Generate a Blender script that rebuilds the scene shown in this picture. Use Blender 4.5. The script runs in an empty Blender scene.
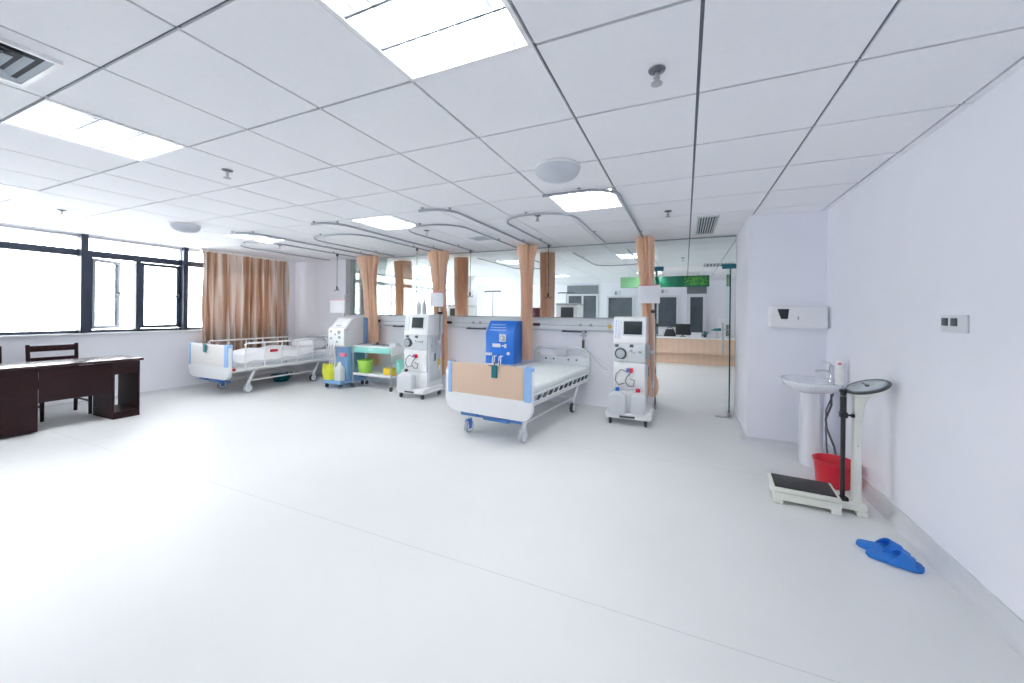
import bpy, bmesh, math, random
from mathutils import Matrix, Vector
random.seed(7)
PI = math.pi
S = bpy.context.scene
COL = S.collection
H = 2.413          # ceiling height
EYE = 1.359

# ------------------------------------------------------------------ materials
def mat(name, col, rough=0.5, metal=0.0, var=0.03, scale=12.0, bump=0.0, bscale=120.0, spec=0.5, trans=0.0, stretch=None):
    m = bpy.data.materials.new(name); m.use_nodes = True
    nt = m.node_tree; N = nt.nodes; L = nt.links
    b = N['Principled BSDF']
    tc = N.new('ShaderNodeTexCoord'); mp = N.new('ShaderNodeMapping')
    if stretch: mp.inputs['Scale'].default_value = stretch
    L.new(tc.outputs['Object'], mp.inputs['Vector'])
    nz = N.new('ShaderNodeTexNoise'); nz.inputs['Scale'].default_value = scale; nz.inputs['Detail'].default_value = 4
    L.new(mp.outputs['Vector'], nz.inputs['Vector'])
    rp = N.new('ShaderNodeValToRGB')
    rp.color_ramp.elements[0].position = 0.3; rp.color_ramp.elements[1].position = 0.7
    rp.color_ramp.elements[0].color = (*[max(0, c*(1-var)) for c in col], 1)
    rp.color_ramp.elements[1].color = (*[min(1, c*(1+var)) for c in col], 1)
    L.new(nz.outputs['Fac'], rp.inputs['Fac']); L.new(rp.outputs['Color'], b.inputs['Base Color'])
    b.inputs['Roughness'].default_value = rough; b.inputs['Metallic'].default_value = metal
    b.inputs['Specular IOR Level'].default_value = spec
    if bump:
        n2 = N.new('ShaderNodeTexNoise'); n2.inputs['Scale'].default_value = bscale
        L.new(mp.outputs['Vector'], n2.inputs['Vector'])
        bp = N.new('ShaderNodeBump'); bp.inputs['Strength'].default_value = bump; bp.inputs['Distance'].default_value = 0.002
        L.new(n2.outputs['Fac'], bp.inputs['Height']); L.new(bp.outputs['Normal'], b.inputs['Normal'])
    if trans:
        tr = N.new('ShaderNodeBsdfTranslucent'); L.new(rp.outputs['Color'], tr.inputs['Color'])
        mx = N.new('ShaderNodeMixShader'); mx.inputs[0].default_value = trans
        L.new(b.outputs[0], mx.inputs[1]); L.new(tr.outputs[0], mx.inputs[2])
        L.new(mx.outputs[0], N['Material Output'].inputs['Surface'])
    return m

def emis(name, col, st):
    m = bpy.data.materials.new(name); m.use_nodes = True
    nt = m.node_tree; N = nt.nodes; L = nt.links
    N.remove(N['Principled BSDF'])
    e = N.new('ShaderNodeEmission'); e.inputs[0].default_value = (*col, 1); e.inputs[1].default_value = st
    L.new(e.outputs[0], N['Material Output'].inputs['Surface'])
    return m

def glass(name, tint, refl=1.0):
    m = bpy.data.materials.new(name); m.use_nodes = True
    nt = m.node_tree; N = nt.nodes; L = nt.links
    N.remove(N['Principled BSDF'])
    t = N.new('ShaderNodeBsdfTransparent'); t.inputs[0].default_value = (*tint, 1)
    g = N.new('ShaderNodeBsdfGlossy'); g.inputs['Roughness'].default_value = 0.01; g.inputs[0].default_value = (0.95, 1, 0.98, 1)
    f = N.new('ShaderNodeFresnel'); f.inputs[0].default_value = 1.45
    mu = N.new('ShaderNodeMath'); mu.operation = 'MULTIPLY'; mu.inputs[1].default_value = refl
    L.new(f.outputs[0], mu.inputs[0])
    mx = N.new('ShaderNodeMixShader'); L.new(mu.outputs[0], mx.inputs[0])
    L.new(t.outputs[0], mx.inputs[1]); L.new(g.outputs[0], mx.inputs[2])
    L.new(mx.outputs[0], N['Material Output'].inputs['Surface'])
    return m

def wood(name, c1, c2, rough=0.4, sc=(1, 1, 1), wscale=6.0, dist=4.0):
    m = bpy.data.materials.new(name); m.use_nodes = True
    nt = m.node_tree; N = nt.nodes; L = nt.links; b = N['Principled BSDF']
    tc = N.new('ShaderNodeTexCoord'); mp = N.new('ShaderNodeMapping'); mp.inputs['Scale'].default_value = sc
    L.new(tc.outputs['Object'], mp.inputs['Vector'])
    w = N.new('ShaderNodeTexWave'); w.inputs['Scale'].default_value = wscale; w.inputs['Distortion'].default_value = dist
    w.inputs['Detail'].default_value = 3; w.inputs['Detail Scale'].default_value = 1.5
    L.new(mp.outputs['Vector'], w.inputs['Vector'])
    rp = N.new('ShaderNodeValToRGB')
    rp.color_ramp.elements[0].color = (*c1, 1); rp.color_ramp.elements[1].color = (*c2, 1)
    L.new(w.outputs['Fac'], rp.inputs['Fac']); L.new(rp.outputs['Color'], b.inputs['Base Color'])
    b.inputs['Roughness'].default_value = rough
    return m

M = {}
M['wall'] = mat('wall_paint', (0.88, 0.885, 0.935), 0.75, var=0.008, scale=3, bump=0.05, bscale=300)
M['wall_cool'] = M['wall']
M['tile'] = mat('ceiling_board', (0.91, 0.915, 0.935), 0.9, var=0.01, scale=40, bump=0.15, bscale=500)
M['groove'] = mat('ceiling_grid_metal', (0.14, 0.16, 0.19), 0.6, var=0.05)
M['base'] = mat('coved_baseboard_vinyl', (0.69, 0.70, 0.72), 0.5, var=0.02)
M['white'] = mat('white_plastic', (0.88, 0.885, 0.89), 0.35, var=0.01)
M['white_metal'] = mat('white_enamel_metal', (0.87, 0.87, 0.87), 0.3, var=0.01)
M['cream'] = mat('cream_enamel', (0.84, 0.84, 0.76), 0.35, var=0.02)
M['beige'] = mat('warm_grey_plastic', (0.72, 0.71, 0.73), 0.4, var=0.01)
M['grey'] = mat('mid_grey_plastic', (0.42, 0.45, 0.48), 0.45, var=0.02)
M['lgrey'] = mat('light_grey_plastic', (0.70, 0.735, 0.76), 0.4, var=0.01)
M['dgrey'] = mat('dark_grey_plastic', (0.07, 0.08, 0.09), 0.4, var=0.05)
M['black'] = mat('black_plastic', (0.012, 0.013, 0.016), 0.45, var=0.1)
M['screen'] = mat('dark_screen_glass', (0.03, 0.04, 0.045), 0.35, var=0.05, spec=0.15)
M['steel'] = mat('brushed_steel', (0.55, 0.56, 0.57), 0.3, 1.0, var=0.03)
M['chrome'] = mat('polished_chrome', (0.75, 0.76, 0.78), 0.1, 1.0, var=0.02)
M['rail'] = mat('aluminium_track', (0.36, 0.39, 0.43), 0.45, 0.3, var=0.02)
M['frame'] = mat('slate_window_frame', (0.035, 0.045, 0.075), 0.4, var=0.04)
M['frame_white'] = mat('white_window_frame', (0.72, 0.73, 0.76), 0.4, var=0.01)
M['blue'] = mat('royal_blue_plastic', (0.008, 0.15, 0.60), 0.35, var=0.05)
M['blue_soft'] = mat('soft_blue_plastic', (0.23, 0.42, 0.70), 0.4, var=0.03)
M['blue_trim'] = mat('pale_blue_trim', (0.30, 0.50, 0.82), 0.4, var=0.02)
M['blue_pedal'] = mat('blue_pedal_enamel', (0.07, 0.20, 0.52), 0.4, var=0.04)
M['slipper'] = mat('blue_foam_rubber', (0.015, 0.17, 0.58), 0.55, var=0.05, bump=0.1, bscale=200)
M['red'] = mat('red_plastic', (0.62, 0.012, 0.03), 0.3, var=0.04)
M['maroon'] = mat('maroon_plastic', (0.13, 0.03, 0.05), 0.4, var=0.05)
M['yellow'] = mat('yellow_plastic', (0.85, 0.58, 0.02), 0.4, var=0.03)
M['lime'] = mat('lime_green_plastic', (0.42, 0.74, 0.10), 0.35, var=0.03)
M['yellow_green'] = mat('yellow_bag_film', (0.72, 0.74, 0.06), 0.35, var=0.06)
M['mint'] = mat('mint_green_plastic', (0.30, 0.72, 0.64), 0.35, var=0.02)
M['teal'] = mat('teal_plastic', (0.006, 0.16, 0.19), 0.4, var=0.05)
M['teal_metal'] = mat('teal_door_fitting', (0.01, 0.14, 0.20), 0.35, var=0.03)
M['sign'] = mat('dark_green_sign_panel', (0.004, 0.15, 0.08), 0.4, var=0.03)
M['leaf'] = mat('bright_green_leaf_print', (0.14, 0.48, 0.06), 0.4, var=0.1)
M['leafpale'] = mat('pale_green_print', (0.22, 0.52, 0.24), 0.4, var=0.15, scale=25)
M['sheet'] = mat('white_cotton_sheet', (0.87, 0.88, 0.90), 0.85, var=0.015, bump=0.5, bscale=20)
M['sheet_green'] = mat('pale_green_white_sheet', (0.84, 0.89, 0.88), 0.8, var=0.015, bump=0.4, bscale=18)
M['jug'] = mat('translucent_white_jug', (0.88, 0.90, 0.92), 0.35, var=0.02, trans=0.35)
M['sink'] = mat('glazed_ceramic', (0.80, 0.82, 0.86), 0.12, var=0.005)
M['mirror_face'] = mat('dial_face', (0.42, 0.47, 0.48), 0.12, var=0.3, scale=9)
M['hose'] = mat('dark_hose', (0.10, 0.10, 0.12), 0.4, var=0.05)
M['pink'] = mat('pink_red_header', (0.75, 0.22, 0.30), 0.5, var=0.02)
M['paper'] = mat('white_paper_board', (0.84, 0.85, 0.88), 0.6, var=0.005)
M['ribbed'] = mat('ribbed_rubber_mat', (0.018, 0.018, 0.018), 0.5, var=0.15, scale=20)
M['shade'] = mat('opal_lamp_dome', (0.80, 0.83, 0.88), 0.35, var=0.01, trans=0.3)
M['reflector'] = mat('lamp_reflector', (0.85, 0.86, 0.88), 0.25, var=0.01)
M['louvre'] = mat('lamp_louvre_metal', (0.20, 0.22, 0.25), 0.3, 0.5, var=0.02)
M['tube'] = emis('fluorescent_tube', (1.0, 0.995, 1.0), 98.0)
M['vent'] = mat('vent_enamel', (0.50, 0.56, 0.60), 0.45, var=0.02)
M['dark'] = mat('vent_interior', (0.05, 0.055, 0.065), 0.8, var=0.05)
M['glass'] = glass('partition_glass', (0.955, 0.982, 0.972), 0.9)
M['pane'] = glass('window_glass', (0.97, 0.99, 1.0), 0.6)
M['dark_glass'] = mat('dark_window_glass', (0.075, 0.095, 0.115), 0.15, var=0.25, scale=3)
M['header'] = mat('grey_window_header', (0.16, 0.18, 0.20), 0.4, var=0.05)
M['glass_edge'] = mat('green_glass_edge', (0.02, 0.06, 0.06), 0.2, var=0.05)
M['desk'] = wood('dark_red_wood', (0.016, 0.0035, 0.005), (0.030, 0.007, 0.009), 0.42, (1, 1, 6), 5)
M['desk'].node_tree.nodes['Principled BSDF'].inputs['Specular IOR Level'].default_value = 0.25
M['desk_top'] = wood('polished_dark_red_wood', (0.022, 0.006, 0.009), (0.040, 0.011, 0.014), 0.25, (1, 1, 6), 5)
M['maple'] = wood('pale_maple_laminate', (0.66, 0.47, 0.34), (0.74, 0.55, 0.41), 0.4, (6, 1, 0.4), 3, 2)
M['counter'] = wood('counter_maple_laminate', (0.70, 0.50, 0.36), (0.73, 0.53, 0.39), 0.4, (1, 1, 5), 2, 2)
M['cream_panel'] = mat('warm_white_laminate', (0.82, 0.79, 0.76), 0.4, var=0.01)
M['curtain'] = mat('tan_curtain_cloth', (0.95, 0.715, 0.54), 0.9, var=0.08, scale=6, bump=0.3, bscale=60, trans=0.25, stretch=(6, 6, 0.3))
M['skin'] = M['beige']

def window_curtain_mat():
    m = bpy.data.materials.new('fold_shade_striped_curtain_cloth'); m.use_nodes = True
    nt = m.node_tree; N = nt.nodes; L = nt.links; b = N['Principled BSDF']
    tc = N.new('ShaderNodeTexCoord'); mp = N.new('ShaderNodeMapping'); mp.inputs['Scale'].default_value = (0.0, 20.0, 0.15)
    L.new(tc.outputs['Object'], mp.inputs['Vector'])
    nz = N.new('ShaderNodeTexNoise'); nz.inputs['Scale'].default_value = 1.0; nz.inputs['Detail'].default_value = 3
    L.new(mp.outputs['Vector'], nz.inputs['Vector'])
    rp = N.new('ShaderNodeValToRGB'); e = rp.color_ramp.elements
    e[0].position = 0.38; e[0].color = (0.44, 0.27, 0.17, 1); e[1].position = 0.6; e[1].color = (0.82, 0.77, 0.73, 1)  # vertical stripes carry painted fold shade and pale fold highlights
    x = rp.color_ramp.elements.new(0.47); x.color = (0.66, 0.48, 0.36, 1)
    L.new(nz.outputs['Fac'], rp.inputs['Fac']); L.new(rp.outputs['Color'], b.inputs['Base Color'])
    b.inputs['Roughness'].default_value = 0.85
    tr = N.new('ShaderNodeBsdfTranslucent'); L.new(rp.outputs['Color'], tr.inputs['Color'])
    mx = N.new('ShaderNodeMixShader'); mx.inputs[0].default_value = 0.2
    L.new(b.outputs[0], mx.inputs[1]); L.new(tr.outputs[0], mx.inputs[2])
    L.new(mx.outputs[0], N['Material Output'].inputs['Surface'])
    return m
M['wcurtain'] = window_curtain_mat()

def floor_mat():
    m = bpy.data.materials.new('pale_vinyl_floor'); m.use_nodes = True
    nt = m.node_tree; N = nt.nodes; L = nt.links; b = N['Principled BSDF']
    tc = N.new('ShaderNodeTexCoord')
    n1 = N.new('ShaderNodeTexNoise'); n1.inputs['Scale'].default_value = 1.3; n1.inputs['Detail'].default_value = 5
    n2 = N.new('ShaderNodeTexNoise'); n2.inputs['Scale'].default_value = 60; n2.inputs['Detail'].default_value = 2
    L.new(tc.outputs['Object'], n1.inputs['Vector']); L.new(tc.outputs['Object'], n2.inputs['Vector'])
    rp = N.new('ShaderNodeValToRGB')
    rp.color_ramp.elements[0].position = 0.3; rp.color_ramp.elements[1].position = 0.7
    rp.color_ramp.elements[0].color = (0.725, 0.735, 0.735, 1); rp.color_ramp.elements[1].color = (0.755, 0.765, 0.76, 1)
    L.new(n1.outputs['Fac'], rp.inputs['Fac'])
    # welded seams every 2 m across the room
    sx = N.new('ShaderNodeSeparateXYZ'); L.new(tc.outputs['Object'], sx.inputs[0])
    ad = N.new('ShaderNodeMath'); ad.operation = 'ADD'; ad.inputs[1].default_value = 40 - 1.76 + 1.0
    L.new(sx.outputs['Y'], ad.inputs[0])
    mo = N.new('ShaderNodeMath'); mo.operation = 'MODULO'; mo.inputs[1].default_value = 2.0; L.new(ad.outputs[0], mo.inputs[0])
    su = N.new('ShaderNodeMath'); su.operation = 'SUBTRACT'; su.inputs[1].default_value = 1.0; L.new(mo.outputs[0], su.inputs[0])
    ab = N.new('ShaderNodeMath'); ab.operation = 'ABSOLUTE'; L.new(su.outputs[0], ab.inputs[0])
    lt = N.new('ShaderNodeMath'); lt.operation = 'LESS_THAN'; lt.inputs[1].default_value = 0.0022; L.new(ab.outputs[0], lt.inputs[0])
    mx = N.new('ShaderNodeMixRGB'); mx.inputs['Color2'].default_value = (0.58, 0.59, 0.60, 1)
    L.new(lt.outputs[0], mx.inputs['Fac']); L.new(rp.outputs['Color'], mx.inputs['Color1'])
    L.new(mx.outputs['Color'], b.inputs['Base Color'])
    mr = N.new('ShaderNodeMapRange'); mr.inputs['To Min'].default_value = 0.36; mr.inputs['To Max'].default_value = 0.46; b.inputs['Specular IOR Level'].default_value = 0.22
    L.new(n1.outputs['Fac'], mr.inputs['Value']); L.new(mr.outputs[0], b.inputs['Roughness'])
    bp = N.new('ShaderNodeBump'); bp.inputs['Strength'].default_value = 0.05; bp.inputs['Distance'].default_value = 0.002
    L.new(n2.outputs['Fac'], bp.inputs['Height']); L.new(bp.outputs['Normal'], b.inputs['Normal'])
    return m
M['floor'] = floor_mat()

# ------------------------------------------------------------------ mesh builder
class B:
    def __init__(s): s.bm = bmesh.new(); s.mats = [None]      # slot 0 is the material given to build()
    def mi(s, m):
        if m is None: return 0
        m = M[m] if isinstance(m, str) else m
        if m not in s.mats: s.mats.append(m)
        return s.mats.index(m)
    def _add(s, t, X=None, m=None):
        k = s.mi(m)
        if X is not None: bmesh.ops.transform(t, matrix=X, verts=t.verts)
        mp = {v: s.bm.verts.new(v.co) for v in t.verts}
        for f in t.faces:
            try:
                g = s.bm.faces.new([mp[v] for v in f.verts]); g.material_index = k
            except ValueError: pass
        t.free(); return s
    def box(s, x0, x1, y0, y1, z0, z1, bev=0.0, m=None, X=None, seg=2):
        t = bmesh.new(); bmesh.ops.create_cube(t, size=1)
        for v in t.verts:
            v.co = Vector(((x0+x1)/2 + v.co.x*(x1-x0), (y0+y1)/2 + v.co.y*(y1-y0), (z0+z1)/2 + v.co.z*(z1-z0)))
        if bev:
            bev = min(bev, 0.49*min(abs(x1-x0), abs(y1-y0), abs(z1-z0)))
            bmesh.ops.bevel(t, geom=list(t.edges), offset=bev, segments=seg, profile=0.5, affect='EDGES')
        return s._add(t, X, m)
    def lathe(s, prof, c=(0, 0, 0), seg=24, m=None, X=None, cap=True):
        t = bmesh.new(); rings = []
        for r, z in prof:
            rings.append([t.verts.new((r*math.cos(2*PI*i/seg), r*math.sin(2*PI*i/seg), z)) for i in range(seg)])
        for a, b in zip(rings, rings[1:]):
            for i in range(seg):
                j = (i+1) % seg; t.faces.new((a[i], a[j], b[j], b[i]))
        if cap:
            t.faces.new(list(reversed(rings[0]))); t.faces.new(rings[-1])
        bmesh.ops.recalc_face_normals(t, faces=t.faces)
        X2 = Matrix.Translation(c); X2 = X2 @ X if X is not None else X2
        return s._add(t, X2, m)
    def cyl(s, p0, p1, r, seg=14, m=None, r1=None):
        p0 = Vector(p0); p1 = Vector(p1); d = p1-p0; L = d.length
        q = Vector((0, 0, 1)).rotation_difference(d.normalized()).to_matrix().to_4x4()
        return s.lathe([(r, 0), (r if r1 is None else r1, L)], p0, seg, m, q)
    def tube(s, pts, r, seg=8, m=None, closed=False):
        P = [Vector(p) for p in pts]; n = len(P); t = bmesh.new(); rings = []
        up = None
        for i in range(n):
            if closed: d = P[(i+1) % n]-P[i-1]
            else: d = P[min(i+1, n-1)]-P[max(i-1, 0)]
            d.normalize()
            if up is None:
                up = Vector((0, 0, 1)) if abs(d.z) < 0.9 else Vector((1, 0, 0))
            a = d.cross(up); a.normalize(); up = a.cross(d); up.normalize()
            rr = r[i] if isinstance(r, (list, tuple)) else r
            rings.append([t.verts.new(P[i]+a*rr*math.cos(2*PI*k/seg)+up*rr*math.sin(2*PI*k/seg)) for k in range(seg)])
        pr = list(zip(rings, rings[1:]))
        if closed: pr.append((rings[-1], rings[0]))
        for a, b in pr:
            for i in range(seg):
                j = (i+1) % seg; t.faces.new((a[i], a[j], b[j], b[i]))
        if not closed:
            t.faces.new(list(reversed(rings[0]))); t.faces.new(rings[-1])
        bmesh.ops.recalc_face_normals(t, faces=t.faces)
        return s._add(t, None, m)
    def prism(s, poly, d0, d1, plane='xz', m=None, bev=0.0, X=None):
        """polygon in a plane extruded along the third axis from d0 to d1"""
        def P(a, b, d):
            return {'xz': (a, d, b), 'xy': (a, b, d), 'yz': (d, a, b)}[plane]
        t = bmesh.new()
        A = [t.verts.new(P(a, b, d0)) for a, b in poly]; C = [t.verts.new(P(a, b, d1)) for a, b in poly]
        n = len(poly)
        f0 = t.faces.new(A); f1 = t.faces.new(list(reversed(C)))
        for i in range(n):
            j = (i+1) % n; t.faces.new((A[i], C[i], C[j], A[j]))
        bmesh.ops.recalc_face_normals(t, faces=t.faces)
        if bev:
            es = list(set(list(f0.edges)+list(f1.edges)))
            bmesh.ops.bevel(t, geom=es, offset=bev, segments=2, profile=0.5, affect='EDGES')
        return s._add(t, X, m)
    def surf(s, fn, nu, nv, m=None, cu=False, thick=0.0, capu=False):
        t = bmesh.new()
        V = [[t.verts.new(fn(i/(nu if cu else nu-1), j/(nv-1))) for i in range(nu)] for j in range(nv)]
        for j in range(nv-1):
            for i in range(nu if cu else nu-1):
                k = (i+1) % nu; t.faces.new((V[j][i], V[j][k], V[j+1][k], V[j+1][i]))
        if capu:
            t.faces.new(list(reversed(V[0]))); t.faces.new(V[-1])
        bmesh.ops.recalc_face_normals(t, faces=t.faces)
        if thick: bmesh.ops.solidify(t, geom=list(t.faces), thickness=thick)
        return s._add(t, None, m)
    def ball(s, c, r, m=None, sc=(1, 1, 1), u=14, v=10):
        t = bmesh.new(); bmesh.ops.create_uvsphere(t, u_segments=u, v_segments=v, radius=r)
        return s._add(t, Matrix.Translation(c) @ Matrix.Diagonal((*sc, 1)), m)
    def quad(s, a, b, c, d, m=None):
        k = s.mi(m); f = s.bm.faces.new([s.bm.verts.new(p) for p in (a, b, c, d)]); f.material_index = k; return s
    def build(s, name, m=None, parent=None, label=None, smooth=True, angle=38):
        me = bpy.data.meshes.new(name)
        if m is not None:
            mm = M[m] if isinstance(m, str) else m
            s.mats[0] = mm
        s.bm.to_mesh(me); s.bm.free()
        for x in s.mats: me.materials.append(x if x is not None else s.mats[-1])
        if smooth:
            me.shade_smooth(); me.set_sharp_from_angle(angle=math.radians(angle))
        o = bpy.data.objects.new(name, me); COL.objects.link(o)
        if parent is not None: o.parent = parent
        if label: o['label'] = label
        return o

def tag(o, label, cat, group=None, kind=None):
    o['label'] = label; o['category'] = cat
    if group: o['group'] = group
    if kind: o['kind'] = kind
    return o
def thing(name, label, cat, loc=(0, 0, 0), rz=0.0, group=None, kind=None):
    o = bpy.data.objects.new(name, None); COL.objects.link(o); o.empty_display_size = 0.1
    o.location = loc; o.rotation_euler = (0, 0, rz)
    return tag(o, label, cat, group, kind)
def dup(root, loc, rz, label, group=None):
    def cp(o, par):
        c = o.copy(); COL.objects.link(c)
        if par is not None: c.parent = par
        for ch in list(o.children): cp(ch, c)
        return c
    r = cp(root, None); r.location = loc; r.rotation_euler = (0, 0, rz); r['label'] = label
    if group: r['group'] = group
    return r
def rrect(x0, x1, z0, z1, r=(0.02, 0.02, 0.02, 0.02), n=6):
    """rounded rectangle, radii bl, br, tr, tl"""
    out = []
    for (cx, cz, rr, a0) in ((x0+r[0], z0+r[0], r[0], PI), (x1-r[1], z0+r[1], r[1], 1.5*PI), (x1-r[2], z1-r[2], r[2], 0), (x0+r[3], z1-r[3], r[3], 0.5*PI)):
        for k in range(n+1):
            a = a0+k/n*PI/2; out.append((cx+rr*math.cos(a), cz+rr*math.sin(a)))
    return out
def struct(o, label, cat): return tag(o, label, cat, None, 'structure')

# ------------------------------------------------------------------ room shell
XW, XR, YB, YS, YG, YF, YR = -7.8, 1.29, 5.58, 4.65, 5.70, 13.0, -2.6
XE = 3.0   # right side of the far room
o = B().box(XW-0.3, XE+0.2, YR-0.2, YF+0.2, -0.12, 0).build('floor', 'floor', smooth=False)
struct(o, 'pale grey vinyl floor of the ward', 'floor')

LIGHTS = [(-2, 0), (-6, 0), (-10, 0)]      # cells (i,j): X = -0.555+0.6 i, Y = 1.38+0.6 j
cells_light = {(-1, -1), (-5, -1), (-9, -1), (-1, 3), (-5, 3), (-9, 3), (-1, 9), (-5, 9), (-9, 9), (-5, 14), (-1, 14), (-9, 14)}  # deepest row: fill lamps added to brighten the far room
gx = lambda i: -0.555+0.6*i
gy = lambda j: 1.38+0.6*j
b = B(); b.mi('tile'); b.mi('groove')
g = 0.007
for i in range(-13, 6):
    for j in range(-7, 20):
        x0, x1, y0, y1 = gx(i), gx(i+1), gy(j), gy(j+1)
        # cell i lies between line i and i+1, cell j likewise (cell (-1,-1) = X -1.155..-0.555, Y 0.78..1.38)
        if (i, j) in cells_light: continue
        z, zz = H, H+0.012
        a0, a1, c0, c1 = x0+g, x1-g, y0+g, y1-g
        b.quad((a0, c0, z), (a0, c1, z), (a1, c1, z), (a1, c0, z), 'tile')
        for p, q in (((a0, c0), (a1, c0)), ((a1, c0), (a1, c1)), ((a1, c1), (a0, c1)), ((a0, c1), (a0, c0))):
            b.quad((p[0], p[1], z), (q[0], q[1], z), (q[0], q[1], zz), (p[0], p[1], zz), 'tile')
        b.quad((x0, y0, zz), (x0, y1, zz), (x1, y1, zz), (x1, y0, zz), 'groove')
b.box(XW-0.3, XE+0.2, YR-0.2, YF+0.2, H+0.16, H+0.26, m='tile')  # unseen slab added above the ceiling to block sky light leaks
struct(b.build('ceiling', None, smooth=False), 'suspended ceiling of pale square boards in a dark metal grid', 'ceiling')

def wall(name, label, *boxes):
    b = B()
    for bx in boxes: b.box(*bx)
    return struct(b.build(name, 'wall', smooth=False), label, 'wall')
wall('wall_right', 'white plastered wall along the right side', (XR, XR+0.2, YR, YS, 0, H+0.16))
wall('wall_alcove', 'white wall behind the basin, ending at the glass door', (0.61, XR+0.2, YS, YG+0.06, 0, H+0.16))
wall('wall_back', 'white wall between the window curtain and the glass partition', (XW, -6.3, YB, YB+0.24, 0, H+0.16))
wall('wall_bedhead', 'low white wall behind the beds carrying the glass partition', (-6.3, -0.40, 5.55, 5.85, 0, 1.285))
wall('wall_rear', 'white wall at the camera end of the ward', (XW, XR, YR-0.2, YR, 0, H+0.16))
wall('wall_far', 'white wall at the end of the far room', (XW, XE, YF, YF+0.2, 0, H+0.16))
wall('wall_far_right', 'white right hand wall of the far room', (XE, XE+0.2, YG, YF, 0, H+0.16), (XR+0.2, XE, YG-0.14, YG+0.06, 0, H+0.16))
wall('wall_left', 'white wall below and between the windows on the left', (XW-0.2, XW, YR, YF, 0, 1.0), (XW-0.2, XW, YR, 0.36, 1.0, H+0.16),
     (XW-0.2, XW, 5.2, 6.3, 1.0, H+0.16), (XW-0.2, XW, 12.4, YF, 1.0, H+0.16), (XW-0.2, XW, 0.36, 5.2, H-0.01, H+0.16), (XW-0.2, XW, 6.3, 12.4, H-0.01, H+0.16))

def baseboard(name, label, p0, p1, n, h=0.11):
    # coved: thin upstand curving out on to the floor
    p0 = Vector((*p0, 0)); p1 = Vector((*p1, 0)); n = Vector((*n, 0)); d = (p1-p0)
    prof = [(0, 0), (0.045, 0), (0.045, 0.002), (0.028, 0.008), (0.016, 0.022), (0.011, 0.05), (0.010, h), (0, h)]
    t = bmesh.new(); A = []; C = []
    for o_, z in prof:
        A.append(t.verts.new(p0+n*o_+Vector((0, 0, z)))); C.append(t.verts.new(p1+n*o_+Vector((0, 0, z))))
    k = len(prof)
    for i in range(k):
        j = (i+1) % k; t.faces.new((A[i], A[j], C[j], C[i]))
    t.faces.new(A); t.faces.new(list(reversed(C)))
    bmesh.ops.recalc_face_normals(t, faces=t.faces)
    b = B(); b._add(t); return struct(b.build(name, 'base'), label, 'baseboard')
baseboard('baseboard_right', 'grey coved baseboard along the right wall', (XR, YR), (XR, YS), (-1, 0))
baseboard('baseboard_alcove', 'grey coved baseboard under the basin wall', (0.565, YS), (XR-0.045, YS), (0, -1), 0.07)
baseboard('baseboard_passage', 'grey coved baseboard beside the glass door', (0.61, YS), (0.61, YG), (-1, 0), 0.07)
baseboard('baseboard_left', 'grey coved baseboard under the windows', (XW, YR), (XW, YB-0.05), (1, 0), 0.06)
baseboard('baseboard_back', 'grey coved baseboard behind the bed by the window', (XW+0.05, YB), (-6.3, YB), (0, -1), 0.06)

# windows on the left wall ------------------------------------------------
ZS, ZT, ZH = 1.0, 2.15, H-0.012
def window(n, y0, y1, label, mull=(), casement=False, fr='frame'):
    w = thing('window_%d' % n, label, 'window', (XW-0.1, y0, ZS), kind='structure')
    W = y1-y0; hh = ZH-ZS; t = ZT-ZS
    b = B(); f = 0.035
    fl = 0.10 if casement else f
    b.box(-0.04, 0.04, 0, f, t, hh-0.03).box(-0.04, 0.04, 0, fl, 0, t).box(-0.04, 0.04, W-f, W, 0, hh-0.03).box(-0.04, 0.04, fl, W-f, 0, 0.05)
    B().box(-0.04, 0.04, 0, W, hh-0.03, hh).build('window_head', 'frame_white', w, smooth=False)
    b.box(-0.035, 0.045, f, W-f, t-0.045, t+0.045)
    for m_ in mull: b.box(-0.038, 0.042, m_-0.03, m_+0.03, 0.05, t-0.045)
    b.build('window_frame', fr, w, smooth=False)
    B().box(0.06, 0.13, -0.0, W, -0.012, 0.012, 0.004).build('window_sill', 'frame_white' if fr != 'frame' else 'white', w)
    B().box(-0.004, 0.004, f, W-f, t+0.045, hh-0.03).build('pane', 'pane', w, smooth=False)
    ed = [fl]+[x for m_ in mull for x in (m_-0.03, m_+0.03)]+[W-f]
    spans = list(zip(ed[0::2], ed[1::2]))
    for k, (a, c) in enumerate(spans):
        if casement and k < 2:
            op = (k == 0); sw = c-a
            rt = bpy.data.objects.new('sash', None)
            bb = B(); q = 0.045
            bb.box(-0.02, 0.02, 0, q, 0, t-0.115).box(-0.02, 0.02, sw-q, sw, 0, t-0.115).box(-0.02, 0.02, q, sw-q, 0, q).box(-0.02, 0.02, q, sw-q, t-0.115-q, t-0.115)
            sash = bb.build('sash', fr, w, smooth=False, label='opened sash' if op else None)
            bpy.data.objects.remove(rt)
            sash.location = (0, a, 0.06); sash.rotation_euler = (0, 0, math.radians(35) if op else 0)
            B().box(-0.003, 0.003, q, sw-q, q, t-0.115-q).build('sash_pane', 'pane', sash, smooth=False)
            hd = B().box(0.02, 0.045, sw-0.035, sw-0.012, 0.5, 0.56, 0.004).cyl((0.04, sw-0.024, 0.52), (0.05, sw-0.11, 0.52), 0.008)
            hd.build('handle', 'dgrey', sash)
        else:
            B().box(-0.004, 0.004, a, c, 0.05, t-0.045).build('pane', 'pane', w, smooth=False)
    return w
window(1, 0.36, 2.43, 'wide fixed window pane at the left edge of the photo')
window(2, 2.43, 3.61, 'slate framed window with one sash pushed open', mull=(0.605,), casement=True)
window(3, 3.61, 5.2, 'window behind the long tan curtain')
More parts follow.
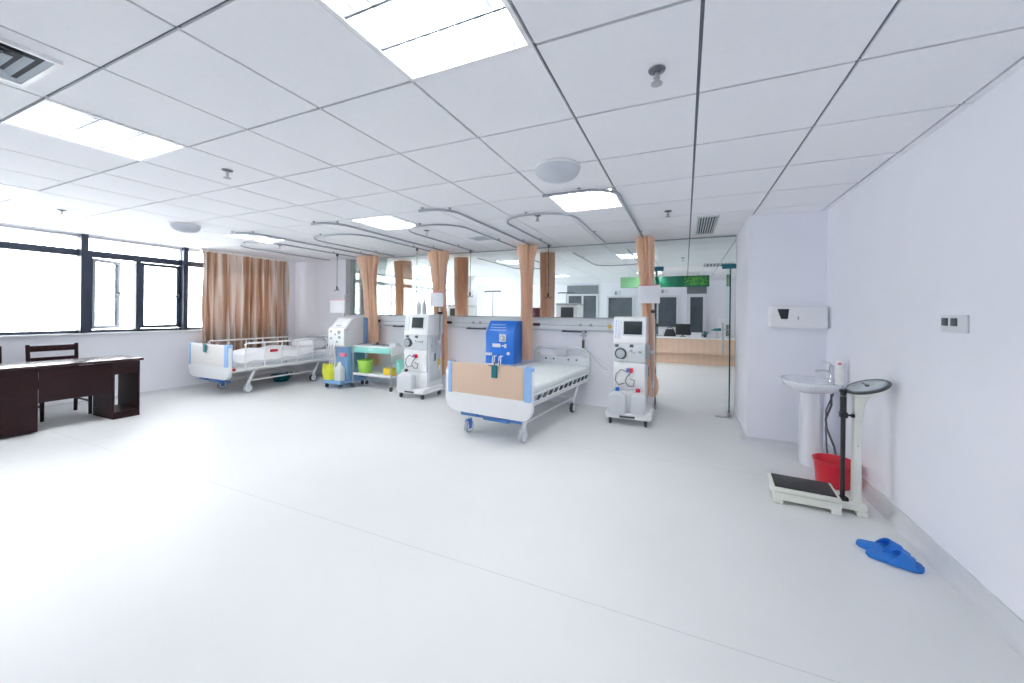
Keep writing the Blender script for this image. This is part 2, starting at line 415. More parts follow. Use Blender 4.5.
for k in range(4):
    window(4+k, 6.3+k*1.525, 6.3+(k+1)*1.525, 'far room window, number %d along the left wall beyond the glass' % (k+1), mull=(0.76,), fr='frame_white')

# thick slate posts in front of the window joints
b = B().box(XW-0.05, XW+0.02, 2.395, 2.465, 1.0, H-0.002)
struct(b.build('trim_1', 'frame', smooth=False), 'thick slate window post left of the open sash', 'window post')
b = B().box(XW-0.05, XW+0.02, 3.578, 3.643, 1.0, H-0.002)
struct(b.build('trim_2', 'frame', smooth=False), 'thick slate window post just left of the tan curtain', 'window post')

# glass partition ---------------------------------------------------------
w = thing('wall_partition', 'frameless glass partition above the low wall, up to the ceiling', 'glass partition', (0, YG, 0), kind='structure')
xs = [-6.3, -4.35, -2.4, -0.40]
for a, c in zip(xs, xs[1:]):
    B().box(a+0.003, c-0.003, -0.006, 0.006, 1.285, H-0.002).build('glass_pane', 'glass', w, smooth=False)
B().box(-0.397, 0.609, -0.006, 0.006, 2.03, H-0.002).build('transom_pane', 'glass', w, smooth=False)
B().box(-6.3, 0.61, -0.016, 0.016, H-0.012, H-0.001).build('ceiling_channel', 'rail', w, smooth=False)
B().box(-6.3, -0.40, -0.02, 0.02, 1.285, 1.30).build('base_channel', 'rail', w, smooth=False)

def glass_door(n, hx, sgn, label):
    d = thing('door_%d' % n, label, 'door', (hx, YG, 0), kind='structure')
    # opened leaf lying along +Y
    B().box(-0.006, 0.006, 0.02, 0.50, 0.012, 2.0).build('door_leaf', 'glass', d, smooth=False)
    B().box(-0.008, 0.008, 0.008, 0.022, 0.012, 2.0).build('leaf_edge', 'glass_edge', d, smooth=False)
    B().box(min(sgn*-0.10, sgn*0.065), max(sgn*-0.10, sgn*0.065), -0.022, 0.022, 1.975, 2.035, 0.004).build('top_patch_fitting', 'teal_metal', d)
    B().box(-0.016, 0.016, 0.0, 0.15, 0.006, 0.06, 0.004).build('bottom_patch_fitting', 'steel', d)
    bb = B().tube([(-0.05, 0.42, 0.80), (-0.05, 0.42, 1.25)], 0.012).cyl((-0.05, 0.42, 0.9), (0, 0.42, 0.9), 0.008).cyl((-0.05, 0.42, 1.15), (0, 0.42, 1.15), 0.008)
    bb.build('pull_handle', 'steel', d)
    return d
glass_door(1, 0.545, 1, 'right leaf of the glass door, swung open beside the basin wall')
glass_door(2, -0.385, -1, 'left leaf of the glass door, swung open behind the curtain')
o = B().box(0.38, 0.60, YG-0.045, YG+0.045, 0.0, 0.006, 0.002).build('floor_spring', 'steel')
struct(o, 'metal floor spring plate under the glass door', 'door fitting'); o.name = 'trim_3'

# ------------------------------------------------------------------ ceiling fittings
def make_light(label):
    r = thing('ceiling_light', label, 'ceiling light', (0, 0, H), group='square louvred ceiling lights')
    a = 0.297
    b = B()
    b.box(-a, a, -a, -a+0.018, -0.006, 0.10).box(-a, a, a-0.018, a, -0.006, 0.10).box(-a, -a+0.018, -a+0.018, a-0.018, -0.006, 0.10).box(a-0.018, a, -a+0.018, a-0.018, -0.006, 0.10)
    b.build('frame', 'white_metal', r, smooth=False)
    B().box(-a+0.018, a-0.018, -a+0.018, a-0.018, 0.092, 0.10).build('reflector', 'reflector', r, smooth=False)
    for k in (-1, 0, 1):
        B().cyl((-0.27, k*0.18, 0.062), (0.27, k*0.18, 0.062), 0.014).build('tube_lamp', 'tube', r)
    b = B()
    for k in (-1, 1): b.box(-a+0.018, a-0.018, k*0.09-0.006, k*0.09+0.006, 0.0, 0.045)
    for k in range(-3, 4): b.box(k*0.075-0.002, k*0.075+0.002, -a+0.018, a-0.018, 0.004, 0.040)
    b.build('louvre', 'louvre', r, smooth=False)
    return r
lab = {(-1, -1): 'brightest square ceiling light, at the top centre of the photo', (-5, -1): 'square ceiling light at upper left of the photo, beside the big air vent',
       (-9, -1): 'square ceiling light cut by the left edge of the photo', (-1, 3): 'square louvred ceiling light right behind the nearer white dome lamp',
       (-5, 3): 'square louvred ceiling light above the two hanging curtain loops at centre left', (-9, 3): 'square louvred ceiling light above the tan window curtain',
       (-1, 9): 'ceiling light just beyond the glass, left of the green sign', (-5, 9): 'ceiling light beyond the glass above the far bed space at centre',
       (-1, 14): 'added fill light deepest in the far room, just above the green sign', (-9, 14): 'added fill light deep in the far room by its left windows',  # deep far-room lamps are added to lift its dim light
       (-9, 9): 'ceiling light beyond the glass by the far windows', (-5, 14): 'added fill light deep in the far room, left of the dark doorway'}
L0 = None
for (i, j), lb in lab.items():
    p = (gx(i)+0.3, gy(j)+0.3, H)
    if L0 is None: L0 = make_light(lb); L0.location = p
    else: dup(L0, p, 0, lb)

def dome(label):
    r = thing('dome_lamp', label, 'ceiling lamp', (0, 0, H), group='white dome lamps')
    B().lathe([(0.165, -0.018), (0.168, -0.010), (0.160, 0.001), (0.02, 0.001), (0.02, 0.05)], seg=36).build('rim', 'white', r)
    pr = [(0.160*math.cos(a), -0.018-0.085*math.sin(a)) for a in [k*PI/2/9 for k in range(9)]]+[(0.006, -0.104)]
    B().lathe(pr, seg=36).build('dome_shade', 'shade', r)
    return r
d0 = dome('white dome lamp at the centre of the ceiling, before a square light'); d0.location = (-0.855, 2.60, H)
dup(d0, (-5.75, 2.64, H), 0, 'white dome lamp over by the windows')

def sprinkler(label):
    r = thing('sprinkler', label, 'sprinkler', (0, 0, H), group='ceiling sprinklers')
    B().lathe([(0.036, -0.002), (0.034, -0.007), (0.012, -0.014), (0.010, 0.05)], seg=20).build('escutcheon', 'header', r)
    B().cyl((0, 0, -0.012), (0, 0, -0.04), 0.008).cyl((-0.012, 0, -0.03), (-0.004, 0, -0.06), 0.003).cyl((0.012, 0, -0.03), (0.004, 0, -0.06), 0.003).cyl((0, 0, -0.03), (0, 0, -0.06), 0.004).build('nozzle', 'steel', r)
    B().lathe([(0.024, -0.064), (0.024, -0.060)], seg=16).build('deflector', 'steel', r)
    return r
s0 = sprinkler('ceiling sprinkler nearest the camera, right of the brightest light'); s0.location = (-0.122, 1.72, H)
for p, lb in (((-3.17, 1.72), 'ceiling sprinkler left of centre, beyond the upper left light'), ((-6.13, 1.74), 'ceiling sprinkler close to the left windows'),
              ((-0.171, 4.12), 'ceiling sprinkler left of the slotted vent near the glass door'), ((-3.07, 3.98), 'ceiling sprinkler inside the curtain loop at centre left'),
              ((-1.47, 3.80), 'ceiling sprinkler inside the curtain loop over the wood ended bed'), ((-5.97, 4.0), 'ceiling sprinkler near the tan window curtain'),
              ((-0.05, 7.6), 'ceiling sprinkler beyond the glass, above the green sign')):
    dup(s0, (*p, H), 0, lb)

# square four-way diffuser
r = thing('air_diffuser', 'square louvred air vent at the top left corner of the photo', 'air vent', (-2.655, 0.49, H))
b = B()
for k, (a, z) in enumerate(((0.19, -0.012), (0.145, -0.016), (0.10, -0.018), (0.055, -0.02))):
    w_ = 0.030
    for (sx, sy, ln) in ((0, 1, 1), (0, -1, 1), (1, 0, 0), (-1, 0, 0)):
        z1 = H*0+0.0; zi = 0.006
        ao, ai = a, a-w_
        if sx == 0:
            b.quad((-ao, sy*ao, z), (ao, sy*ao, z), (ai, sy*ai, zi), (-ai, sy*ai, zi)); 
        else:
            b.quad((sx*ao, -ao, z), (sx*ao, ao, z), (sx*ai, ai, zi), (sx*ai, -ai, zi))
b.build('vanes', 'vent', r, smooth=False)
B().box(-0.20, 0.20, -0.20, 0.20, -0.001, 0.011).build('throat', 'dark', r, smooth=False)
b = B(); 
b.box(-0.205, 0.205, -0.205, -0.188, -0.016, 0).box(-0.205, 0.205, 0.188, 0.205, -0.016, 0).box(-0.205, -0.188, -0.188, 0.188, -0.016, 0).box(0.188, 0.205, -0.188, 0.188, -0.016, 0)
b.build('frame', 'white_metal', r, smooth=False)

def slot_vent(label, loc, w_, l_, nslat):
    r = thing('air_grille', label, 'air vent', loc)
    f = 0.018
    B().box(-w_, w_, -l_, -l_+f, -0.012, 0).box(-w_, w_, l_-f, l_, -0.012, 0).box(-w_, -w_+f, -l_+f, l_-f, -0.012, 0).box(w_-f, w_, -l_+f, l_-f, -0.012, 0).build('frame', 'lgrey', r, smooth=False)
    B().box(-w_+f, w_-f, -l_+f, l_-f, -0.002, 0).build('backing', 'dark', r, smooth=False)
    b = B(); st = 2*(w_-f)/nslat
    for k in range(nslat):
        x = -w_+f+st*(k+0.5); b.box(x-st*0.22, x+st*0.22, -l_+f, l_-f, -0.011, -0.003)
    b.build('slats', 'vent', r, smooth=False)
    return r
slot_vent('slotted rectangular ceiling vent in front of the glass door', (0.215, 4.95, H), 0.11, 0.48, 7)
slot_vent('grey ceiling vent in the far room seen through the door transom', (0.62, 8.9, H), 0.28, 0.28, 8)
slot_vent('small square ceiling vent between the two middle curtain loops', (-2.66, 4.66, H), 0.15, 0.13, 6)

# curtain tracks and drip hanger tracks
def arc(cx, cy, r, a0, a1, n=8): return [(cx+r*math.cos(a0+(a1-a0)*k/n), cy+r*math.sin(a0+(a1-a0)*k/n)) for k in range(n+1)]
ZK = H-0.030
def track(label, pts, name='curtain_track', r_=0.013, group='curtain tracks'):
    r = thing(name, label, 'ceiling track', (0, 0, 0), group=group)
    B().tube([(x, y, ZK) for x, y in pts], r_, 8).build('rail', 'rail', r)
    bb = B()
    for k in (1, len(pts)//2, len(pts)-2):
        x, y = pts[k]; bb.cyl((x, y, ZK), (x, y, H), 0.008).lathe([(0.018, -0.004), (0.018, 0)], (x, y, H), 12)
    bb.build('brackets', 'rail', r)
    return r
for R, lb in ((-0.53, 'curved curtain track ending at the curtain by the glass door'), (-2.15, 'curved curtain track ending at the curtain left of the wood ended bed'),
              (-3.72, 'curved curtain track ending at the curtain behind the white machine at centre left'), (-5.29, 'curved curtain track ending at the curtain behind the trolley')):
    track(lb, [(R-(0.62 if R > -2 else 0.34), 3.10), (R-0.30, 3.10)]+arc(R-0.24, 3.34, 0.24, -PI/2, 0)+[(R, 3.8), (R, 4.4), (R, 5.0), (R, 5.42)])
for (a, c), lb in (((-1.88, -1.07), 'U shaped drip rail above the wood ended bed'), ((-3.25, -2.44), 'U shaped drip rail above the gap left of the wood ended bed'),
                   ((-4.93, -3.95), 'U shaped drip rail above the trolley'), ((-6.6, -5.72), 'U shaped drip rail above the bed by the window')):
    q = 0.34
    track(lb, [(a, 5.45), (a, 5.0), (a, 4.5), (a, 4.1)]+arc(a+q, 3.64+q, q, PI, 1.5*PI)+arc(c-q, 3.64+q, q, 1.5*PI, 2*PI)+[(c, 4.3), (c, 4.8), (c, 5.45)], 'drip_rail', 0.011, 'U shaped drip rails')
for (a, c), lb in (((-1.75, -0.85), 'drip rail beyond the glass, right of centre'), ((-3.6, -2.7), 'drip rail beyond the glass, at centre')):
    track(lb, [(a, 6.2), (a, 6.9), (a, 7.6)]+arc(a+0.3, 7.8, 0.3, PI, PI/2)+arc(c-0.3, 7.8, 0.3, PI/2, 0)+[(c, 7.4), (c, 6.8), (c, 6.2)], 'drip_rail', 0.011, 'U shaped drip rails')

def drip_hanger(label, x, y, zb):
    r = thing('drip_hanger', label, 'drip hanger', (x, y, ZK), group='drip hangers')
    z = zb-ZK
    B().cyl((0, 0, -0.01), (0, 0, z), 0.0045).build('rod', 'dgrey', r)
    B().cyl((0, 0, z+0.06), (0, 0, z), 0.013).tube([(-0.05, 0, z+0.01), (-0.04, 0, z-0.02), (0, 0, z), (0.04, 0, z-0.02), (0.05, 0, z+0.01)], 0.005).build('hook', 'black', r)
    B().box(-0.012, 0.012, -0.02, 0.02, -0.045, 0.002, 0.004).build('glider', 'dgrey', r)
    return r
drip_hanger('thin drip hanger over the head of the window bed', -5.72, 4.88, 1.74)
drip_hanger('thin drip hanger over the right end of the trolley', -3.95, 4.88, 1.66)
drip_hanger('thin drip hanger in front of the glass, left of the blue machine', -3.25, 5.36, 1.63)
drip_hanger('thin drip hanger beside the curtain behind the wood ended bed', -1.88, 5.33, 1.60)

# ------------------------------------------------------------------ curtains
def bundle(label, x, y, z0, z1, prof, tint='curtain', sx=1.0, sy=0.55, seed=0, lean=0.0, leany=-0.09, group='gathered tan bed curtains'):
    rnd = random.Random(seed); ph = [rnd.uniform(0, 6.3) for _ in range(4)]
    r = thing('bed_curtain', label, 'curtain', (x, y, z0), group=group)
    def rad(t):
        for (ta, ra), (tb, rb) in zip(prof, prof[1:]):
            if ta <= t <= tb:
                u = (t-ta)/(tb-ta); u = u*u*(3-2*u); return ra+(rb-ra)*u
        return prof[-1][1]
    nf = 13
    def fn(u, v):
        a = 2*PI*u; rr = rad(v)
        k = 1+0.34*math.sin(nf*a+ph[0]+1.2*math.sin(3*v+ph[1]))+0.10*math.sin(5*a+ph[2]+2*v)+0.06*math.sin(23*a+4*v)
        return (sx*rr*k*math.cos(a)+lean*(1-v), sy*rr*k*math.sin(a)+leany*v, v*(z1-z0))
    B().surf(fn, 132, 40, cu=True, capu=True).build('cloth', tint, r, angle=70)
    b = B()
    for k in range(5):
        xx = (k-2)*0.055*sx; b.cyl((xx, leany, z1-z0-0.02), (xx, leany, z1-z0+0.022), 0.006)
    b.build('hooks', 'white', r)
    return r
P1 = [(0, .10), (0.35, .10), (0.7, .105), (0.88, .125), (0.965, .165), (1, .16)]
P2 = [(0, .05), (0.05, .10), (0.10, .10), (0.15, .06), (0.22, .075), (0.5, .09), (0.75, .11), (0.95, .135), (1, .13)]
bundle('tan curtain gathered beside the glass door, behind the white machine with two jugs', -0.505, 5.36, 0.25, H-0.03, P2, seed=1, lean=0.11, sx=0.66)
bundle('tan curtain gathered between the blue machine and the wood ended bed', -2.215, 5.40, 0.64, H-0.03, P1, seed=2, lean=-0.05, sx=0.70)
bundle('tan curtain gathered behind the white machine at centre left', -3.84, 5.38, 0.30, H-0.03, P1, seed=3, lean=0.05, sx=0.88)
bundle('tan curtain gathered behind the trolley', -5.46, 5.42, 0.35, H-0.03, P1, seed=4, lean=0.10, sx=1.08)
PB = [(0, .10), (0.5, .12), (0.9, .13), (1, .13)]
bundle('tan curtain beyond the glass, right of the one by the blue machine', -2.16, 6.12, 0.4, H-0.03, PB, seed=5, sx=0.75)
bundle('tan curtain beyond the glass, left of the blue machine', -3.86, 6.12, 0.4, H-0.03, PB, seed=6, sx=0.85)
bundle('tan curtain beyond the glass, seen before the bright far window', -5.25, 6.12, 0.4, H-0.03, PB, seed=7, sx=1.2)

# window curtain
r = thing('window_curtain', 'long tan pleated curtain drawn over the left window beside the bed', 'curtain', (-7.66, 3.78, 0.30))
WL = 1.52
def fn(u, v):
    y = u*WL; a = 1-0.35*v
    d = 0.06*math.sin(2*PI*u*12.5+0.8*math.sin(5*u))+0.022*math.sin(2*PI*u*23+1+2*v)*(1-v)+0.012*math.sin(2*PI*u*5+2*v)
    return (d*(1.0-0.25*v), y+0.012*math.sin(9*v+20*u), v*(H-0.035-0.30))
B().surf(fn, 260, 26, thick=0.003).build('cloth', 'wcurtain', r, angle=80)
B().box(-0.02, 0.02, -0.02, WL+0.02, 2.413-0.30-0.035, 2.413-0.30-0.001, 0.004).build('curtain_rail', 'white', r)

# ------------------------------------------------------------------ bedhead trunking
r = thing('bedhead_trunking', 'long pale service trunking with sockets along the low bedhead wall', 'service trunking', (0, 5.55, 1.09))
b = B().prism([(0, 0), (-0.05, 0.012), (-0.065, 0.03), (-0.065, 0.16), (-0.05, 0.185), (0, 0.19)], -6.25, -0.44, 'yz')
b.build('trunking_body', 'lgrey', r)
B().box(-6.25, -0.44, -0.068, -0.06, 0.085, 0.095).build('upper_strip', 'grey', r)
for x in (-2.12, -3.74, -5.34):
    B().box(x-0.06, x+0.06, -0.072, -0.064, 0.07, 0.115, 0.003).box(x-0.045, x-0.01, -0.075, -0.07, 0.08, 0.105, m='black').box(x+0.01, x+0.045, -0.075, -0.07, 0.08, 0.105, m='black').build('socket', 'maroon', r)
for x0, x1 in ((-1.71, -1.325), (-3.38, -3.0), (-4.97, -4.72)):
    B().box(x0, x1, -0.085, -0.072, -0.012, 0.012, 0.003).box(x0+0.03, x0+0.05, -0.074, -0.02, -0.006, 0.02).box(x1-0.05, x1-0.03, -0.074, -0.02, -0.006, 0.02).build('equipment_rail', 'dgrey', r)
for x in (-1.42, -1.27, -3.25, -3.12):
    B().lathe([(0.022, 0), (0.022, 0.02), (0.012, 0.03)], (x, -0.064, 0.10), 16, X=Matrix.Rotation(PI/2, 4, 'X')).build('gas_outlet', 'grey', r)
B().lathe([(0.032, 0), (0.032, 0.004)], (-0.995, -0.062, 0.085), 20, X=Matrix.Rotation(PI/2, 4, 'X')).build('warning_sticker', 'yellow', r)

r = thing('oxygen_flowmeter', 'grey flowmeter hanging on the bedhead rail over the wood ended bed', 'flowmeter', (-1.37, 5.45, 1.09))
B().box(-0.02, 0.02, -0.012, 0.036, -0.03, 0.015, 0.004).cyl((0, 0, -0.02), (0, 0, -0.12), 0.014).box(-0.05, 0.05, -0.01, 0.01, -0.065, -0.05, 0.003).build('meter_body', 'grey', r)
B().cyl((0, 0, -0.12), (0, 0, -0.24), 0.02).build('humidifier', 'dgrey', r)
B().tube([(0, 0, -0.2), (0.05, -0.02, -0.26), (0.12, -0.05, -0.30), (0.22, -0.10, -0.40), (0.34, -0.16, -0.50), (0.40, -0.22, -0.5)], 0.006).build('oxygen_tube', 'grey', r)

# ------------------------------------------------------------------ beds
def make_bed(label, loc, rz, panel, sheet, rails, bedding, wy=0.13):
    r = thing('hospital_bed', label, 'bed', loc, rz, 'hospital beds')
    # footboard at y=0, head at y=2.0
    fb = B().prism(rrect(-0.56, 0.535, 0.27, 0.79, (0.16, 0.13, 0.03, 0.10), 8), -0.03, 0.03, 'xz', bev=0.012).build('footboard', 'white', r)
    B().prism(rrect(-0.46, 0.445, 0.485, 0.815, (0.008,)*4, 3), -0.042, -0.028, 'xz', bev=0.003).build('footboard_panel', panel, fb, label='maple panel' if panel == 'maple' else None)
    for x0, x1 in ((-0.505, -0.455), (0.452, 0.53)):
        B().prism(rrect(x0, x1, 0.475, 0.82, (0.012,)*4, 3), -0.048, 0.034, 'xz', bev=0.004).build('corner_strip', 'blue_trim', fb, label='pale blue corner strip')
    hb = B().prism(rrect(-0.45, 0.45, 0.42, 0.70, (0.02, 0.02, 0.01, 0.01), 3), 1.96, 2.0, 'xz', bev=0.008)
    tp = [(-0.44, 1.98, 0.60)]+[(-0.30+0.14*math.cos(a), 1.98, 0.70+0.14*math.sin(a)) for a in [PI-k*PI/2/6 for k in range(7)]]+[(0.30+0.14*math.cos(a), 1.98, 0.70+0.14*math.sin(a)) for a in [PI/2-k*PI/2/6 for k in range(7)]]+[(0.44, 1.98, 0.60)]
    hb.tube(tp, 0.026, 8).box(-0.08, 0.08, 1.963, 1.997, 0.68, 0.835).box(-0.44, -0.36, 1.963, 1.997, 0.66, 0.76).box(0.36, 0.44, 1.963, 1.997, 0.66, 0.76).box(-0.40, 0.40, 1.963, 1.997, 0.69, 0.725)
    for x in (-0.25, -0.12, 0.12, 0.25): hb.box(x-0.012, x+0.012, 1.955, 1.965, 0.655, 0.68, m='dgrey')
    hb.build('headboard', 'lgrey', r)
    # frame
    b = B()
    for s in (-1, 1): b.box(s*0.40-0.02, s*0.40+0.02, 0.03, 1.96, 0.37, 0.43, 0.004)
    for y in (0.25, 0.9, 1.5, 1.75): b.box(-0.39, 0.39, y-0.02, y+0.02, 0.36, 0.40)
    b.cyl((0, 0.1, 0.36), (0, 1.3, 0.36), 0.016).cyl((-0.15, 0.1, 0.36), (-0.15, 0.9, 0.36), 0.012)
    b.build('bed_frame', 'white_metal', r)
    b = B()
    for k, (y0, y1) in enumerate(((0.05, 0.55), (0.57, 0.95), (0.97, 1.2), (1.22, 1.94))): b.box(-0.44, 0.44, y0, y1, 0.43, 0.47, 0.008)
    b.build('mattress_base', 'lgrey', r)
    def mt(u, v): pass
    mz = 0.60 if not bedding else 0.59
    mb = B().box(-0.45, 0.45, 0.045, 1.94, 0.47, mz, 0.035, seg=4)
    ma = mb.build('mattress', sheet, r)
    if bedding:
        def q(u, v):
            x = -0.485+0.97*u; y = 0.06+1.42*v; e = max(0, abs(x)-0.42)
            z = 0.635+0.018*math.sin(7*x+3*y)+0.012*math.sin(13*y+5*x)-e*1.6+0.02*math.sin(23*y)*e*6
            return (x, y, z)
        B().surf(q, 40, 60, thick=-0.03).build('quilt', sheet, r, angle=80)
        def pz(u, v):
            a = 2*PI*u; c = math.cos(v*PI-PI/2); sgn = lambda t, p: math.copysign(abs(t)**p, t)
            return (0.33*c**0.5*sgn(math.cos(a), 0.6) if c > 0 else 0, 1.71+0.22*(c**0.5)*sgn(math.sin(a), 0.6) if c > 0 else 1.71, 0.70+0.11*math.sin(v*PI-PI/2))
        B().surf(pz, 36, 15, cu=True, capu=False).build('pillow', sheet, r, angle=80)
    # legs and castors
    for sx in (-1, 1):
        for y in (wy, 1.55):
            lg = B().tube([(sx*0.38, y+0.10, 0.37), (sx*0.365, y+0.05, 0.26), (sx*0.35, y, 0.145)], 0.022, 10).build('leg', 'white_metal', r)
            B().box(sx*0.35-0.022, sx*0.35+0.022, y-0.02, y+0.04, 0.12, 0.16, 0.006).box(sx*0.35-0.030, sx*0.35-0.024, y-0.03, y+0.03, 0.05, 0.14, 0.002).box(sx*0.35+0.024, sx*0.35+0.030, y-0.03, y+0.03, 0.05, 0.14, 0.002).build('castor_fork', 'blue_pedal' if (sx < 0 and y < 1) else 'lgrey', lg)
            wb = B()
            RX = Matrix.Rotation(PI/2, 4, 'Y')
            wb.lathe([(0.063, -0.022), (0.070, -0.016), (0.070, 0.016), (0.063, 0.022)], (sx*0.35, y+0.005, 0.070), 22, X=RX, m='grey' if y < 1 else 'dgrey')
            wb.lathe([(0.048, -0.026), (0.053, -0.02), (0.053, 0.02), (0.048, 0.026)], (sx*0.35, y+0.005, 0.070), 18, X=RX, m='white')
            wb.build('wheel', None, lg)
    # underframe link and brake pedals
    b = B().tube([(-0.35, wy, 0.20), (-0.35, 1.55, 0.20)], 0.012).tube([(0.35, wy, 0.20), (0.35, 1.55, 0.20)], 0.012).tube([(-0.34, 1.55, 0.20), (0.34, 1.55, 0.20)], 0.012)
    b.build('under_frame', 'white_metal', r)
    b = B().box(-0.40, -0.18, 0.045, 0.085, 0.215, 0.255, 0.008).box(-0.10, 0.22, 0.045, 0.085, 0.200, 0.235, 0.008).box(-0.35, 0.35, 0.085, 0.11, 0.205, 0.235)
    b.build('brake_pedal', 'blue_pedal', r, label='blue brake pedal bar')
    b = B()
    for x in (-0.15, 0.0): b.cyl((x, 0.02, 0.30), (x, 0.10, 0.36), 0.01)
    b.build('crank', 'steel', r)
    B().ball((0.47, 0.09, 0.42), 0.026, sc=(1, 1, 1)).build('release_knob', 'red', r, label='red release knob')
    if rails == 'down':
        for s in (-1, 1):
            b = B()
            b.box(s*0.475-0.012, s*0.475+0.012, 0.12, 1.80, 0.50, 0.525, 0.004).box(s*0.475-0.012, s*0.475+0.012, 0.12, 1.80, 0.425, 0.45, 0.004)
            b.build('side_rail', 'lgrey', r)
            b = B()
            for k in range(11):
                y = 0.20+k*0.15; b.prism([(y, 0.45), (y+0.05, 0.45), (y+0.11, 0.50), (y+0.06, 0.50)], s*0.475-0.008, s*0.475+0.008, 'yz')
            b.build('folded_bars', 'dgrey', r)
    else:
        for s in (-1, 1):
            b = B().tube([(s*0.50, 0.22, 0.80), (s*0.50, 0.26, 0.825), (s*0.50, 1.0, 0.825), (s*0.50, 1.70, 0.825), (s*0.50, 1.74, 0.80)], 0.014, 8)
            b.tube([(s*0.50, 0.22, 0.42), (s*0.50, 1.74, 0.42)], 0.014, 8)
            b.build('side_rail', 'white_metal', r)
            for k in range(6):
                y = 0.24+k*0.296; B().cyl((s*0.50, y, 0.42), (s*0.50, y, 0.825), 0.010, 8).build('rail_post', 'white_metal', r)
        B().box(0.505, 0.530, 0.62, 0.74, 0.655, 0.70, 0.004).build('rail_tag', 'red', r, label='red tag')
    return r
make_bed('hospital bed with a maple footboard panel in the middle of the room', (-1.905, 3.53, 0), math.radians(-5.5), 'maple', 'sheet_green', 'down', False)
make_bed('white hospital bed with raised rails and a pillow beside the window curtain', (-6.95, 3.55, 0), 0.0, 'cream_panel', 'sheet', 'up', True, 0.36)

def clip_bag(label, loc, rz):
    r = thing('chart_clip', label, 'clip', loc, rz, 'teal clips on the footboards')
    B().box(-0.035, 0.035, -0.014, 0.0, -0.13, 0.0, 0.006).build('pouch', 'teal', r)
    B().tube([(0, -0.006, -0.01), (0, -0.004, 0.03), (0, 0.04, 0.035), (0, 0.09, 0.03), (0, 0.095, -0.02)], 0.006).cyl((-0.07, -0.006, -0.005), (0.02, -0.006, -0.005), 0.005).build('hook', 'dgrey', r)
    return r
clip_bag('teal clip hung on the maple footboard', (-1.80, 3.47, 0.815), math.radians(-4.5))
clip_bag('teal clip hung on the plain white footboard', (-6.98, 3.495, 0.815), 0.0)

r = thing('wash_basin_bowl', 'teal bowl on the floor beneath the window bed', 'bowl', (-7.15, 4.85, 0))
B().lathe([(0.11, 0), (0.12, 0.01), (0.165, 0.115), (0.18, 0.12), (0.18, 0.126), (0.16, 0.126), (0.115, 0.015), (0.02, 0.012)], seg=28).build('bowl', 'teal', r)

# ------------------------------------------------------------------ dialysis machines
def castors(r, pts, rad=0.035, m='dgrey'):
    for x, y in pts:
        b = B().cyl((x, y, rad*2-0.01), (x, y, rad*2+0.03), 0.012)
        b.lathe([(rad*0.85, -0.014), (rad, -0.009), (rad, 0.009), (rad*0.85, 0.014)], (x, y, rad), 18, X=Matrix.Rotation(PI/2, 4, 'Y'))
        b.box(x-0.02, x+0.02, y-0.022, y+0.022, rad*1.6, rad*2+0.012, 0.006)
        b.build('castor', m, r)

